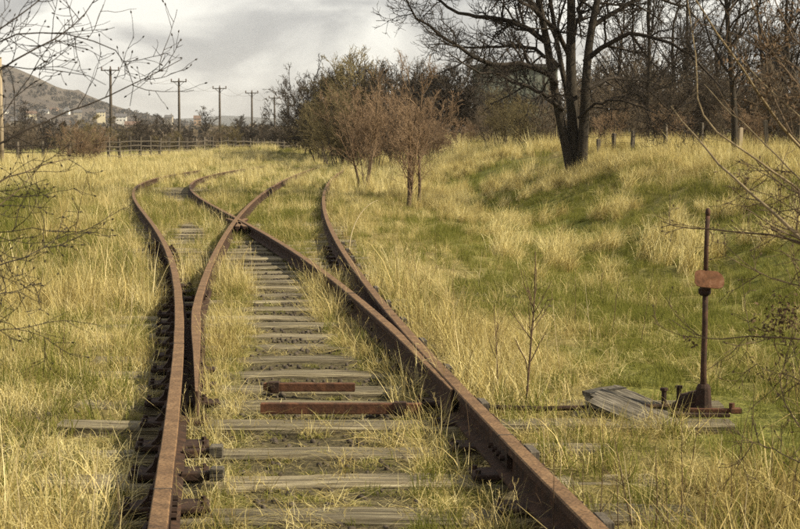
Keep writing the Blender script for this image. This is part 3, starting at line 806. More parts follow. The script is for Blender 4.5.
def shrub(seed, height, stems=10, spread=.5, dens=(9, 7, 4), tw=.007, stem_r=.03, up=.05, wander=.08, curl=.14):
    g = np.random.default_rng(seed)
    d = norm(np.c_[g.normal(0, spread, (stems, 2)), np.ones(stems)])
    base = np.c_[g.normal(0, height * .07, (stems, 2)), np.full(stems, -.08)]
    S = growpoly(base, d, height * g.uniform(.7, 1.05, stems), 12, up, wander, g)
    SR = stem_r * np.linspace(1, .2, 12)[None, :] * g.uniform(.6, 1.1, (stems, 1))
    b1, q1 = sprout(S, SR, dens[0], g, .12, 1.0, (.28, .5), True, .45, (25, 60), up, curl, 7, .5, tw * 1.4, .3)
    b2, q2 = sprout(b1, q1, dens[1], g, .1, 1.0, (.35, .7), True, .35, (20, 60), up, curl, 5, .6, tw, .5)
    sets = [(b1, q1, 3), (b2, q2, 3)]
    if dens[2]:
        b3, q3 = sprout(b2, q2, dens[2], g, .2, 1.0, (.35, .7), True, .3, (20, 55), up, curl, 4, .8, tw * .85, .7)
        sets.append((b3, q3, 3))
    return (S, SR, 6), sets

# ---- the two young russet trees beside the right-hand rail
def young_tree(px, py, top_px, seed, label, half_w):
    x, y = ground_xy(px, py, .0); z = float(H(x, y)); h = CAM_Z + (139 - top_px) / FPX * y - z
    g = np.random.default_rng(seed); ns = 5
    S = growpoly(np.c_[g.normal(0, .10, (ns, 2)), np.full(ns, -.1)], norm(np.c_[g.normal(0, .13, (ns, 2)), np.ones(ns)]), h * np.array([1.0, .9, .78, .62, .5]), 14, .05, .045, g)
    SR = np.array([.055, .045, .038, .028, .022])[:, None] * np.linspace(1, .12, 14)[None]
    b1, q1 = sprout(S, SR, 13, g, .20, .97, (.9, 1.6), False, .55, (25, 52), .10, .10, 9, .42, .008, .3)
    b2, q2 = sprout(b1, q1, 7, g, .2, 1.0, (.30, .55), True, .3, (30, 60), .07, .14, 6, .6, .0050, .5)
    b3, q3 = sprout(b2, q2, 3, g, .3, 1.0, (.35, .6), True, .3, (30, 60), .07, .15, 4, .8, .0038, .7)
    st = (S, SR, 7); sets = [(b1, q1, 4), (b2, q2, 3), (b3, q3, 3)]
    S, SR, _ = st
    return plant("young_tree", (x, y, z), label, "tree", [("stem", wood_mesh("stem", [st], M['branch_brown'])), ("crown", wood_mesh("crown", sets, M['twig_red']))])
young_tree(366, 188, 68, 21, "russet bare young tree further back of the pair beside the right rail", 40)
young_tree(408, 204, 62, 34, "nearer bare young tree with russet twigs and a stem forked low down", 38)

# ------------------------------------------------------------------ thickets, hedges and far trees
def shrub_set(seed, h, m, **kw):
    st, sets = shrub(seed, h, **kw)
    return [("stem", wood_mesh("stem", [st], M['twig_dark'])), ("twigs", wood_mesh("twigs", sets, m))]
lib = {
    'brown': [shrub_set(100 + i, 3.2, M['twig_brown'], stems=12, spread=.38, dens=(9, 7, 4), tw=.0075) for i in range(3)],
    'olive': [shrub_set(120 + i, 3.2, M['twig_olive'], stems=13, spread=.32, dens=(9, 7, 4), tw=.0075) for i in range(2)],
    'russet': [shrub_set(140 + i, 3.2, M['twig_red'], stems=12, spread=.34, dens=(9, 7, 4), tw=.0075) for i in range(2)],
    'dark': [shrub_set(160 + i, 3.2, M['twig_dark'], stems=13, spread=.40, dens=(9, 8, 4), tw=.010) for i in range(2)],
}
def tree_parts(seed, h, m, **kw):
    tr, sets = bare_tree(seed, h, **kw)
    return [("trunk", tr), ("crown", wood_mesh("crown", sets, m))]
lib['tree'] = [tree_parts(200 + i, 8.0, M['bark_twig'], trunk_r=.13, dens=(22, 8, 6), low=.15, tw=.008) for i in range(3)]
lib['far_tree'] = [tree_parts(220 + i, 6.0, M['twig_dark'], trunk_r=.12, dens=(20, 8, 5), low=.22, tw=.014, ang=(30, 55)) for i in range(2)]
lib['far_olive'] = [tree_parts(230 + i, 6.0, M['twig_olive'], trunk_r=.10, dens=(22, 8, 5), low=.08, tw=.012) for i in range(1)]
protos = {}
def put(kind, name, px, dist, top_px, label, cat, group=None, base_h=3.2, wide=1.0, x=None):
    X = (px - 400) / FPX * dist if x is None else x
    z = float(H(X, dist))
    h = CAM_Z + (139 - top_px) / FPX * dist - z
    vi = random.randrange(len(lib[kind])); key = (kind, vi, name)
    if key not in protos:
        o = plant(name, (X, dist, z), label, cat, lib[kind][vi], group); protos[key] = o
    else:
        o = copy_tree(protos[key])
        o.location = (X, dist, z); o["label"] = label
        if group: o["group"] = group
        elif "group" in o: del o["group"]
    s = h / base_h
    o.rotation_euler = (0, 0, random.uniform(0, 6.28)); o.scale = (s * wide, s * wide, s)
    return o
random.seed(21)
# thicket in the middle, left edge to the round dark bush
LOOK = {'dark': "blackish bare shrub", 'olive': "olive twigged shrub", 'brown': "brown bare shrub", 'russet': "russet twigged shrub"}
G_MID = "bare shrubs of the thicket behind the young trees"
for px, top, d, kind in [(303, 88, 114, 'dark'), (313, 78, 106, 'dark'), (326, 72, 104, 'dark'), (338, 62, 100, 'olive'), (350, 57, 98, 'olive'), (362, 66, 100, 'dark'), (378, 70, 98, 'dark'),
                         (393, 74, 96, 'dark'), (409, 78, 96, 'brown'), (424, 78, 94, 'dark'), (322, 96, 90, 'olive'), (340, 92, 84, 'olive'), (356, 88, 84, 'russet'), (374, 92, 80, 'russet'), (396, 92, 78, 'russet'), (420, 96, 76, 'russet'), (437, 76, 100, 'dark'), (432, 118, 70, 'russet')]:
    lab = LOOK[kind] + (" at the front" if d < 83 else " in the middle" if d < 97 else " at the back") + " of the middle thicket, " + \
        ("at its left end" if px < 318 else "left of the further young tree" if px < 352 else "behind the further young tree" if px < 382 else "behind the nearer young tree" if px < 416 else "beside the round bush")
    put(kind, "bare_shrub", px, d, top, lab, "shrub", G_MID, wide=.95)
# the round dark bush
for px, top, d in [(455, 64, 84)]:
    st, sets = shrub(301, 4.2, 16, .30, (12, 9, 5), .012, .04, .05, .07, .13)
    X = (px - 400) / FPX * d; z = float(H(X, d))
    plant("round_bush", (X, d, z), "round blackish bush rising between the russet shrubs and the large tree", "bush",
          [("stem", wood_mesh("stem", [st], M['twig_dark'])), ("twigs", wood_mesh("twigs", sets, M['twig_dark']))])
G_R = "bare shrubs of the dense thicket behind the large tree"
xs = [(452, 126, 72, 'russet'), (470, 120, 74, 'russet'), (488, 104, 70, 'brown'), (482, 92, 92, 'dark'), (500, 88, 95, 'dark'), (430, 86, 96, 'dark'), (503, 92, 64, 'olive'), (520, 90, 62, 'olive'), (536, 96, 66, 'olive'), (552, 98, 60, 'brown'),
      (596, 82, 62, 'brown'), (614, 72, 66, 'brown'), (632, 80, 60, 'brown'), (650, 70, 64, 'dark'), (668, 78, 58, 'brown'), (686, 68, 62, 'brown'), (704, 74, 59, 'brown'), (722, 64, 62, 'brown'),
      (742, 70, 58, 'brown'), (760, 62, 62, 'brown'), (780, 70, 58, 'brown'), (800, 58, 62, 'dark'), (820, 70, 57, 'brown'), (845, 64, 60, 'brown'), (870, 70, 58, 'dark'), (900, 66, 60, 'brown'),
      (605, 110, 54, 'russet'), (640, 112, 53, 'brown'), (675, 108, 52, 'russet'), (712, 110, 52, 'brown'), (750, 108, 51, 'russet'), (785, 104, 51, 'brown'), (570, 84, 70, 'dark'), (588, 76, 74, 'dark'), (656, 50, 78, 'brown'), (700, 44, 80, 'dark'), (762, 40, 80, 'brown'), (620, 58, 80, 'brown'), (602, 66, 86, 'dark')]
for px, top, d, kind in xs:
    lab = LOOK[kind] + (" at the front" if d < 56 else " in the middle" if d < 66 else " at the back") + " of the bank's thicket, " + \
        ("left of the large tree" if px < 560 else "near the large tree's right side" if px < 625 else "behind the slim tree" if px < 672 else "left of the dark trunked tree" if px < 728 else "right of the dark trunked tree")
    put(kind, "bare_shrub", px, d, top, lab, "shrub", G_R, wide=1.05)
# standing trees behind and right of it
for px, d, top, lab, w in [(648, 58, -120, "straight slim bare tree right of the large tree", .8), (735, 40, -150, "dark trunked tree by the fence on the bank at right", .85),
                        (690, 72, -60, "bare tree between the slim tree and the dark trunked tree", 1.0), (612, 78, -30, "bare tree half hidden behind the large tree's right boughs", 1.0),
                        (800, 62, -90, "bare tree at the right edge behind the thicket", 1.0), (860, 58, -60, "bare tree beyond the right edge of the bank", 1.0), (770, 84, -50, "bare tree at the far back of the right thicket", 1.1), (672, 66, -40, "bare tree just right of the slim tree", 1.25), (716, 64, -30, "bare tree just left of the dark trunked tree", 1.25), (784, 70, -40, "bare tree between the dark trunked tree and the photo's right edge", 1.25)]:
    put('tree', "bare_tree", px, d, top, lab, "tree", None, 8.0, w)

# hedgerow trees and shrubs beyond the fence at left
G_H = "dark hedge shrubs beyond the wooden fence"
random.seed(8)
for i, px in enumerate(np.linspace(-40, 300, 20)):
    d = random.uniform(140, 165); top = 127 + random.uniform(-7, 6) - (2 if px > 240 else 0)
    k_ = random.choice(['dark', 'brown', 'brown', 'olive'])
    put(k_, "hedge_shrub", px + random.uniform(-5, 5), d, top, {'dark': "dark leafless", 'brown': "brown leafless", 'olive': "olive twigged"}[k_] + " hedge shrub beyond the fence, " + ("left of the first tall pole" if px < 108 else "between the first and second poles" if px < 178 else "between the second and third poles" if px < 220 else "between the third and fourth poles" if px < 252 else "right of the fourth pole"), "shrub", G_H, wide=1.25)
for px, d, top, kind, lab in [(21, 150, 98, 'far_tree', "dark bare tree near the pale pole at left"), (139, 145, 116, 'far_tree', "dark rounded hawthorn right of the first tall pole"), (205, 170, 104, 'far_tree', "bare tree with a rounded crown between two poles"),
                        (178, 150, 112, 'far_tree', "dark bare tree around the foot of the second pole"), (158, 170, 118, 'far_tree', "small dark tree between the first two poles"), (240, 180, 116, 'far_tree', "small bare tree between the third and fourth poles"),
                        (262, 165, 124, 'far_tree', "low bare tree near the thicket's left end"), (46, 160, 122, 'far_tree', "low dark tree behind the brown willow"),
                        (82, 105, 112, 'far_olive', "broad brown willow bush in front of the fence's left end"), (62, 112, 118, 'far_olive', "smaller brown willow bush beside the broad one"), (100, 118, 115, 'far_olive', "olive willow bush under the first tall pole")]:
    o = put(kind, "hedge_tree", px, d, top, lab, "tree", None, 6.0, 1.35)
for px, d, top, lab in [(76, 104, 124, "russet willow shrub low in front of the fence at left"), (95, 108, 126, "russet willow shrub close to the fence's first post")]:
    put('russet', "willow_shrub", px, d, top, lab, "shrub", None, 3.2, 1.1)
tag(bpy.data.objects.get("hedge_tree"), None)

# ------------------------------------------------------------------ distant woodland on the hill, as one mass
def far_clumps(name, pts, h, m, seeds, w=1.0):
    Vs, Fs, o = [], [], 0
    g = np.random.default_rng(77)
    for (x, y, z), s in zip(pts, h):
        n = 26
        d = norm(g.normal(size=(n, 3))); c = d * g.uniform(.3, 1, (n, 1)) * np.array([s * .45 * w, s * .45 * w, s * .45]) + np.array([x, y, z + s * .5])
        a = norm(g.normal(size=(n, 3))); b = norm(np.cross(a, g.normal(size=(n, 3))))
        q = s * .22
        Vs.append(np.stack([c - a * q, c + b * q * .7, c + a * q, c - b * q * .7], 1).reshape(-1, 3)); k = np.arange(n)[:, None] * 4 + o
        Fs.append(np.concatenate([k, k + 1, k + 2, k + 3], 1)); o += n * 4
    return tag(add(name, mesh_np(name, np.concatenate(Vs), np.concatenate(Fs), m)), kind='stuff')
g = np.random.default_rng(5)
M['wood_far'] = mat("far_bare_wood", [(.3, (.052, .041, .032)), (.7, (.092, .073, .052))], scale=.05, rough=1, bump=0)
xs_ = g.uniform(-860, -170, 2600); ys_ = g.uniform(1290, 2080, 2600)
keep = (400 + FPX * xs_ / ys_ > -60) & (400 + FPX * xs_ / ys_ < 300) & (fbm(xs_ / 60, ys_ / 60, 2) > .42)
xs_, ys_ = xs_[keep], ys_[keep]
tag(far_clumps("hillside_woodland", np.stack([xs_, ys_, hill_z(xs_, ys_) - .5], 1), g.uniform(3.5, 7.5, len(xs_)), M['wood_far'], 1, 1.3), "brown leafless woodland mottling the hillside", None)
px_ = g.uniform(-60, 420, 800); ys_ = g.uniform(330, 1300, 800); xs_ = (px_ - 400) / FPX * ys_
tag(far_clumps("valley_woodland", np.stack([xs_, ys_, H(xs_, ys_) - .3], 1), g.uniform(3, 6.5, len(xs_)), M['twig_brown'], 2, 1.6), "brown tree belts on the valley floor below the hill", None)

# ------------------------------------------------------------------ houses at the foot of the hill
def house(px, base_py, dist, w, d, h, roof_h, wall, roofm, label, rz=0.0, chim=True, gable=False):
    X = (px - 400) / FPX * dist; Z = CAM_Z + (139 - base_py) / FPX * dist
    o = empty("house", (X, dist, Z), label, "house", None, rz)
    P = Poly(); P.prism([(-w / 2, -12), (w / 2, -12), (w / 2, h), (0, h + roof_h - .1), (-w / 2, h)] if gable else [(-w / 2, -12), (w / 2, -12), (w / 2, h), (-w / 2, h)], d)
    if not gable:
        b = len(P.v); P.v += [(-w / 2, 0, h), (-w / 2, d, h), (-w / 2, d / 2, h + roof_h - .1), (w / 2, 0, h), (w / 2, d, h), (w / 2, d / 2, h + roof_h - .1)]
        P.f += [(b, b + 2, b + 1), (b + 3, b + 4, b + 5)]; P.m += [0, 0]
    add("wall", P.mesh("wall", M[wall]), o)
    e_ = .35; P = Poly()
    if gable:
        for s in (-1, 1):
            P.quadmesh([(s * (w / 2 + e_), -e_, h - e_ * .6), (0, -e_, h + roof_h), (0, d + e_, h + roof_h), (s * (w / 2 + e_), d + e_, h - e_ * .6),
                        (s * (w / 2 + e_), -e_, h - e_ * .6 + .25), (0, -e_, h + roof_h + .25), (0, d + e_, h + roof_h + .25), (s * (w / 2 + e_), d + e_, h - e_ * .6 + .25)],
                       [(0, 1, 2, 3), (7, 6, 5, 4), (0, 4, 5, 1), (3, 2, 6, 7), (0, 3, 7, 4)])
    else:
        P.quadmesh([(-w / 2 - e_, -e_, h - .1), (w / 2 + e_, -e_, h - .1), (w / 2 + e_, d / 2, h + roof_h), (-w / 2 - e_, d / 2, h + roof_h), (-w / 2 - e_, d + e_, h - .1), (w / 2 + e_, d + e_, h - .1),
                    (-w / 2 - e_, -e_, h + .15), (w / 2 + e_, -e_, h + .15), (w / 2 + e_, d / 2, h + roof_h + .25), (-w / 2 - e_, d / 2, h + roof_h + .25), (-w / 2 - e_, d + e_, h + .15), (w / 2 + e_, d + e_, h + .15)],
                   [(6, 7, 8, 9), (9, 8, 11, 10), (0, 1, 7, 6), (4, 10, 11, 5), (0, 6, 9, 3), (3, 9, 10, 4), (1, 2, 8, 7), (2, 5, 11, 8)])
    rf = add("roof", P.mesh("roof", M[roofm]), o)
    if chim:
        P = Poly(); P.box((w * .32, d / 2, h + roof_h + .35), (.9, .9, 1.7)); P.tube([(w * .32, d / 2, h + roof_h + 1.2), (w * .32, d / 2, h + roof_h + 1.6)], .18, 6)
        add("chimney", P.mesh("chimney", M['wall_stone']), rf)
    nw = max(2, int(w / 2.6)); rows = 2 if h > 4 else 1
    P = Poly(); P.box((0, 0, 0), (1.1, .12, 1.3)); wm = P.mesh("window", M['wall_white']); Q = Poly(); Q.box((0, -.065, 0), (.9, .03, 1.1)); pm = Q.mesh("pane", M['glass'])
    for r_ in range(rows):
        for i in range(nw):
            wo = add("window", wm, o, (-w / 2 + w * (i + .5) / nw, -.04, 1.5 + 2.6 * r_)); add("pane", pm, wo)
house(6, 117, 1588, 8, 7, 5, 2.4, 'wall_white', 'roof_grey', "white house with a grey roof close by the pale pole at left", .5)
house(16, 118, 1620, 7, 7, 5.2, 2.6, 'wall_white', 'roof_grey', "bright white gabled house right of the pale pole", -.2, True, True)
house(33, 119, 1555, 9, 7, 4.6, 2.4, 'wall_cream', 'roof_brown', "cream house behind the dark bare tree at left", .25)
house(45, 117, 1652, 9, 7, 4.8, 2.4, 'wall_white', 'roof_grey', "pale house low on the hill between bare twigs", .1)
house(20, 125, 1296, 12, 7, 3.0, 2.6, 'wall_stone', 'roof_grey', "long grey stone house below the white houses", .1)
house(54, 115, 1717, 8, 7, 4.8, 2.4, 'wall_tan', 'roof_brown', "tan house beneath the hill's shoulder", -.2)
house(67, 115, 1685, 6, 6, 5, 2.6, 'wall_white', 'roof_grey', "small white gabled house high among the hillside trees", -.1, True, True)
house(79, 117, 1620, 8, 7, 4.4, 2.4, 'wall_stone', 'roof_grey', "stone house above the willow bushes", .2)
house(102, 117, 1620, 8, 7, 4.6, 2.4, 'wall_cream', 'roof_grey', "cream house just left of the first tall pole", .15)
house(122, 122, 1458, 9, 7, 4.4, 2.6, 'wall_white', 'roof_grey', "white house just right of the first tall pole", .1)
house(133, 130, 1166, 10, 7, 3.4, 2.4, 'wall_tan', 'roof_brown', "low tan house above the dark hawthorn", .1)
house(169, 121, 1539, 7, 6, 3.2, 2.0, 'wall_stone', 'roof_grey', "long stone house left of the second pole", -.05)
house(198, 124, 1458, 6, 6, 4.4, 2.6, 'wall_tan', 'roof_brown', "small tan house right of the second pole", .1)
house(217, 133, 1148, 6, 6, 2.6, 2.2, 'wall_white', 'roof_grey', "white gabled cottage at the foot of the third pole", .15, True, True)
house(251.5, 133, 1066, 6, 6, 2.8, 2.2, 'wall_cream', 'roof_brown', "yellow gabled cottage at the foot of the fourth pole", -.1, True, True)

# flat-roofed building behind the large tree's left boughs
bd = 150.0; bX = (520 - 400) / FPX * bd; bz = CAM_Z + (139 - 112) / FPX * bd
bo = empty("flat_roofed_building", (bX, bd, 0), "grey flat roofed building glimpsed through the boughs left of the large tree", "building", None, .12)
bt_top = CAM_Z + (139 - 68) / FPX * bd
P = Poly(); P.box((0, 3, bt_top / 2), (6.6, 6, bt_top)); add("wall", P.mesh("wall", M['sheet']), bo)
P = Poly(); P.box((0, 3, bt_top + .15), (7.2, 6.6, .3)); add("roof", P.mesh("roof", M['sheet_dark']), bo)
for i in range(8):
    P = Poly(); P.box((-2.9 + .83 * i, -.03, bt_top * .72), (.06, .05, bt_top * .52)); add("cladding_rib", P.mesh("cladding_rib", M['sheet_dark']), bo)
for i in range(3):
    P = Poly(); P.box((-2.0 + 2 * i, -.05, bt_top * .62), (1.2, .08, 1.0)); add("window", P.mesh("window", M['glass']), bo)

# ------------------------------------------------------------------ telegraph poles
def pole(px, top_py, dist, label, m='pole', arms=True):
    X = (px - 400) / FPX * dist; z0 = float(H(X, dist)); top = CAM_Z + (139 - top_py) / FPX * dist; h = top - z0
    o = empty("telegraph_pole", (X, dist, z0), label, "telegraph pole", "telegraph poles across the fields")
    P = Poly(); P.tube([(0, 0, -.3), (0, 0, h * .5), (0, 0, h)], [.18, .16, .125], 10); add("pole", P.mesh("pole", M[m], True), o)
    if arms:
        a = 1.0; P = Poly(); P.box((0, -.17, h - .22), (a * 2, .12, .12)); ca = add("crossarm", P.mesh("crossarm", M[m]), o)
        for s in (-1, 1):
            Q = Poly(); Q.tube([(s * .62, -.17, h - .26), (0, -.17, h - .85)], .03, 5); add("brace", Q.mesh("brace", M['pole']), o)
        for ix in (-.92, .92):
            Q = Poly(); Q.tube([(ix, -.17, h - .17), (ix, -.17, h - .05), (ix, -.17, h + .03), (ix, -.17, h + .16)], [.035, .085, .075, .05], 8); add("insulator", Q.mesh("insulator", M['ceramic']), ca)
        Q = Poly(); Q.tube([(0, 0, h), (0, 0, h + .10), (0, 0, h + .24)], [.04, .085, .05], 8); add("insulator", Q.mesh("insulator", M['ceramic']), ca)
    return (X, dist, top)
tops = [pole(112, 69, 185, "tall wooden telegraph pole standing clear left of the others, in front of the hill"), pole(180, 80.5, 215, "telegraph pole second from the left of those with crossarms"),
        pole(220.5, 87.5, 245, "telegraph pole above the small white cottage"), pole(252.5, 92, 262, "telegraph pole above the yellow cottage"), pole(275, 97, 300, "short looking far pole just left of the thicket"), pole(288.5, 97, 320, "farthest pole, against the thicket's dark edge")]
for a in (-.92, .92):
    for p, q in zip(tops[:-1], tops[1:]):
        P = Poly(); v0, v1 = Vector((p[0] + a, p[1] - .17, p[2] + .10)), Vector((q[0] + a, q[1] - .17, q[2] + .10))
        P.tube([v0.lerp(v1, t_ / 8) - Vector((0, 0, 1.1 * (1 - (t_ / 4 - 1) ** 2))) for t_ in range(9)], .012, 4)
        tag(add("overhead_wire", P.mesh("overhead_wire", M['pole'])), "thin overhead wire sagging between two telegraph poles", "wire", "overhead wires between the telegraph poles")
pole(2, 58, 104, "pale slender pole at the photo's left edge", 'pole_pale', False)

# ------------------------------------------------------------------ fences
def fence(P0, P1, n, hh, rails, label, post_r=.075):
    P0, P1 = np.array(P0), np.array(P1)
    z = lambda p: float(H(p[0], p[1]))
    o = empty("wooden_fence", (P0[0], P0[1], z(P0)), label, "fence"); org = np.array([P0[0], P0[1], z(P0)])
    pts = [P0 + (P1 - P0) * i / n for i in range(n + 1)]
    rz = math.atan2(*(P1 - P0)[::-1])
    for p in pts:
        q = Poly(); hv = hh + random.uniform(-.08, .14); q.box((0, 0, hv / 2 - .15), (post_r * 2, post_r * 2, hv + .3), rz=rz + random.uniform(-.3, .3), rx=random.uniform(-.04, .04), ry=random.uniform(-.04, .04), bev=.012)
        add("post", q.mesh("post", M['post']), o, tuple(np.array([p[0], p[1], z(p)]) - org))
    for rh in rails:
        for a, b in zip(pts[:-1], pts[1:]):
            q = Poly(); za, zb = z(a) + rh + random.uniform(-.03, .03), z(b) + rh + random.uniform(-.03, .03)
            off = np.array([math.sin(rz), -math.cos(rz)]) * (post_r + .018)
            A3, B3 = np.array([a[0] + off[0], a[1] + off[1], za]) - org, np.array([b[0] + off[0], b[1] + off[1], zb]) - org
            c = (A3 + B3) / 2; d = B3 - A3
            q.box((0, 0, 0), (np.linalg.norm(d), .03, .055))
            add("rail", q.mesh("rail", M['post']), o, tuple(c), (0, -math.asin(d[2] / np.linalg.norm(d)), rz))
random.seed(4)
fence(((98 - 400) / FPX * 108, 108), ((302 - 400) / FPX * 150, 150), 25, 1.45, (.30, .60, .90, 1.20), "weathered post and rail fence crossing the field before the hedge")
fence(((-30 - 400) / FPX * 118, 118), ((97 - 400) / FPX * 109, 109), 5, 1.2, (.55, 1.0), "old field fence behind the willow bushes at left")
# post and wire fence on the bank
fo = empty("wire_fence", (6.0, 47, float(H(6.0, 47))), "post and wire fence on the bank in front of the right thicket", "fence"); org = Vector(fo.location)
prev = None
for i, (px, d, hp) in enumerate([(598, 48, .55), (613, 49, .5), (632, 47.5, .6), (665, 47, .75), (700, 46, .85), (739, 42, .85), (766, 41, 1.0), (797, 40, 1.1), (835, 39, 1.1), (880, 38, 1.1)]):
    X = (px - 400) / FPX * d; z = float(H(X, d)); q = Poly(); q.box((0, 0, hp / 2 - .1), (.09, .09, hp + .2), rz=random.uniform(0, 1), rx=random.uniform(-.08, .08), ry=random.uniform(-.08, .08), bev=.012)
    add("post", q.mesh("post", M['pole_pale'] if px == 739 else M['post']), fo, (X - org.x, d - org.y, z - org.z))
    cur = Vector((X, d, z)) - org
    if prev is not None:
        for wh in (.25, .45):
            q = Poly(); q.tube([prev + Vector((0, -.06, wh)), cur + Vector((0, -.06, wh))], .004, 4); add("wire", q.mesh("wire", M['rust_dark']), fo)
    prev = cur

# ------------------------------------------------------------------ near bare branches reaching in from both sides
def reaching_shrub(name, root, branches, label, cat, m_tw, seed, twig_k, bud=True, twl=(.10, .35), rfine=.0011, k2=4):
    g = np.random.default_rng(seed); root = np.array(root, float)
    z0 = float(H(root[0], root[1])); org = np.array([root[0], root[1], z0])
    hub_top = root[2]
    parts = {}
    stem = spline([(0, 0, -.1), (.02, .03, .5 * hub_top), (.0, .0, hub_top)], 12)
    sets_by_mat = {}
    o = empty(name, tuple(org), label, cat)
    sd = norm(np.c_[g.normal(0, .28, (4, 2)), np.ones(4)])
    st_ = growpoly(np.c_[g.normal(0, .06, (4, 2)), np.full(4, -.08)], sd, hub_top * g.uniform(.8, 1.35, 4), 14, .03, .09, g)
    stems = [(st_, np.tile(np.linspace(.017, .003, 14), (4, 1)), 7)]
    BPs, BRs = [], []
    for px, d0, d1, r, mname in branches:
        pts = [at(p[0], p[1], d0 + (d1 - d0) * i / (len(px) - 1)) - org for i, p in enumerate(px)]
        # run back to the stem outside the frame
        p0 = pts[0]; a_, b_ = g.normal(0, .07, 2), g.normal(0, .10, 2)
        hub = np.array([a_[0], a_[1], -.08]); knee = np.array([a_[0] + b_[0], a_[1] + b_[1], max(.12, p0[2] * .5)])
        mid = knee * .45 + p0 * .55 + np.array([0, 0, .10 + .05 * p0[2]])
        q = spline([hub, knee, mid] + pts, 34); q[1:-1] += g.normal(0, .0022, q[1:-1].shape)
        rr = r * np.interp(np.linspace(0, 1, 34), [0, .55, 1], [2.0, 1.15, .28])
        BPs.append(q); BRs.append(rr)
        add("branch", wood_mesh("branch", [(q[None], rr[None], 7)], M[mname]), o)
    B, Rr = np.stack(BPs), np.stack(BRs)
    c1, r1 = sprout(B, Rr, twig_k + 3, g, .52, 1.0, twl, False, .3, (30, 70), .03, .13, 9, .5, rfine * 1.3, .45)
    c2, r2 = sprout(c1, r1, k2, g, .2, 1.0, (.3, .6), True, .3, (28, 60), .03, .14, 6, .7, rfine, .6)
    add("stem", wood_mesh("stem", stems, M['branch_brown']), o)
    tag(add("twigs", wood_mesh("twigs", [(c1, r1, 4), (c2, r2, 3)], M[m_tw]), o), kind='stuff')
    if bud:   # swollen buds along the twigs
        sel = c2[g.random(len(c2)) < .55]; tip = sel[:, -1]; d = norm(sel[:, -1] - sel[:, -2])
        Pb = np.stack([tip - d * .002, tip + d * .003, tip + d * .009], 1); Rb = np.tile(np.array([.0012, .0028, .0006]), (len(sel), 1))
        tag(add("buds", wood_mesh("buds", [(Pb, Rb, 4)], M[m_tw]), o), kind='stuff')
    return o, org, (B, Rr, c1, r1)
left_br = [([(0, 64), (27, 52), (54, 37), (78, 29), (87, 11), (97, -4)], 5.0, 5.2, .0048, 'bark_twig'),
           ([(0, 27), (22, 16), (42, 0), (60, -18)], 4.8, 5.0, .0048, 'bark_twig'),
           ([(0, 29), (34, 31), (77, 34), (108, 40), (126, 52), (137, 67), (137, 90), (130, 106)], 5.1, 5.4, .0034, 'bark_twig'),
           ([(0, 60), (11, 65), (45, 73), (67, 67), (90, 74), (106, 85)], 5.0, 4.8, .0030, 'bark_twig'),
           ([(0, 142), (30, 128), (62, 114), (100, 100), (137, 83), (165, 67), (182, 59)], 5.2, 5.6, .0040, 'bark_twig'),
           ([(0, 178), (24, 172), (50, 163), (74, 158)], 5.0, 5.2, .0040, 'branch_brown'),
           ([(0, 228), (30, 229), (60, 232), (95, 233)], 5.0, 5.0, .0028, 'bark_twig'),
           ([(0, 263), (20, 261), (42, 249), (60, 236)], 5.0, 5.3, .0036, 'bark_twig'),
           ([(0, 293), (15, 291), (45, 304)], 4.9, 5.2, .0026, 'bark_twig'),
           ([(0, 330), (20, 327), (52, 340)], 4.9, 5.1, .0028, 'bark_twig'),
           ([(0, 118), (26, 84), (40, 56), (60, 30), (76, 14)], 5.3, 5.5, .0030, 'bark_twig'),
           ([(0, 205), (20, 190), (34, 176), (52, 140)], 5.4, 5.6, .0028, 'branch_brown')]
reaching_shrub("birch_sapling", (-1.72, 5.1, 2.1), left_br, "bare birch sapling reaching thin budded twigs in over the grass and sky at left", "tree", 'bark_twig', 41, 12)
right_br = [([(806, 241), (780, 236), (740, 232), (705, 229), (680, 229), (661, 221)], 5.2, 5.5, .0050, 'branch_brown'),
            ([(830, 268), (790, 226), (758, 200), (713, 159), (692, 133), (671, 106)], 5.0, 5.4, .0068, 'branch_sunlit'),
            ([(830, 178), (800, 148), (774, 117), (747, 76), (728, 49), (696, 0), (680, -25)], 5.6, 5.2, .0060, 'branch_sunlit'),
            ([(820, 134), (800, 117), (766, 87), (741, 60)], 5.3, 5.6, .0050, 'branch_sunlit'),
            ([(745, 150), (694, 118), (700, 76), (692, 30), (686, -10)], 5.2, 5.4, .0040, 'branch_sunlit'),
            ([(806, 338), (770, 337), (740, 335), (718, 341), (696, 338), (672, 320)], 5.1, 5.5, .0036, 'branch_brown'),
            ([(806, 286), (785, 282), (763, 277), (736, 257), (722, 242)], 5.0, 5.3, .0032, 'branch_brown'),
            ([(812, 100), (786, 72), (766, 44), (752, 10), (746, -20)], 5.4, 5.7, .0060, 'branch_brown'),
            ([(815, 30), (800, 10), (792, -20)], 5.2, 5.5, .0060, 'branch_brown'),
            ([(812, 82), (790, 62), (760, 50), (728, 30), (706, 24)], 5.3, 5.9, .0042, 'branch_brown'),
            ([(812, 160), (788, 130), (772, 96), (764, 60), (770, 20)], 5.5, 5.9, .0040, 'branch_brown'),
            ([(812, 190), (780, 160), (752, 128), (722, 108), (704, 84)], 5.5, 6.0, .0036, 'branch_sunlit'),
            ([(812, 60), (794, 40), (778, 14), (770, -16)], 5.0, 5.2, .0060, 'branch_brown'),
            ([(815, 206), (790, 186), (765, 176), (742, 160)], 5.0, 5.5, .0034, 'branch_brown'),
            ([(806, 222), (784, 200), (760, 190), (722, 186)], 5.6, 5.8, .0028, 'branch_brown'),
            ([(808, 440), (786, 410), (776, 380), (792, 345), (800, 320)], 5.2, 5.4, .0030, 'branch_brown'),
            ([(812, 388), (790, 374), (768, 372), (750, 360)], 5.2, 5.6, .0026, 'branch_brown'),
            ([(812, 470), (780, 452), (754, 440), (732, 446)], 5.0, 5.4, .0026, 'branch_brown')]
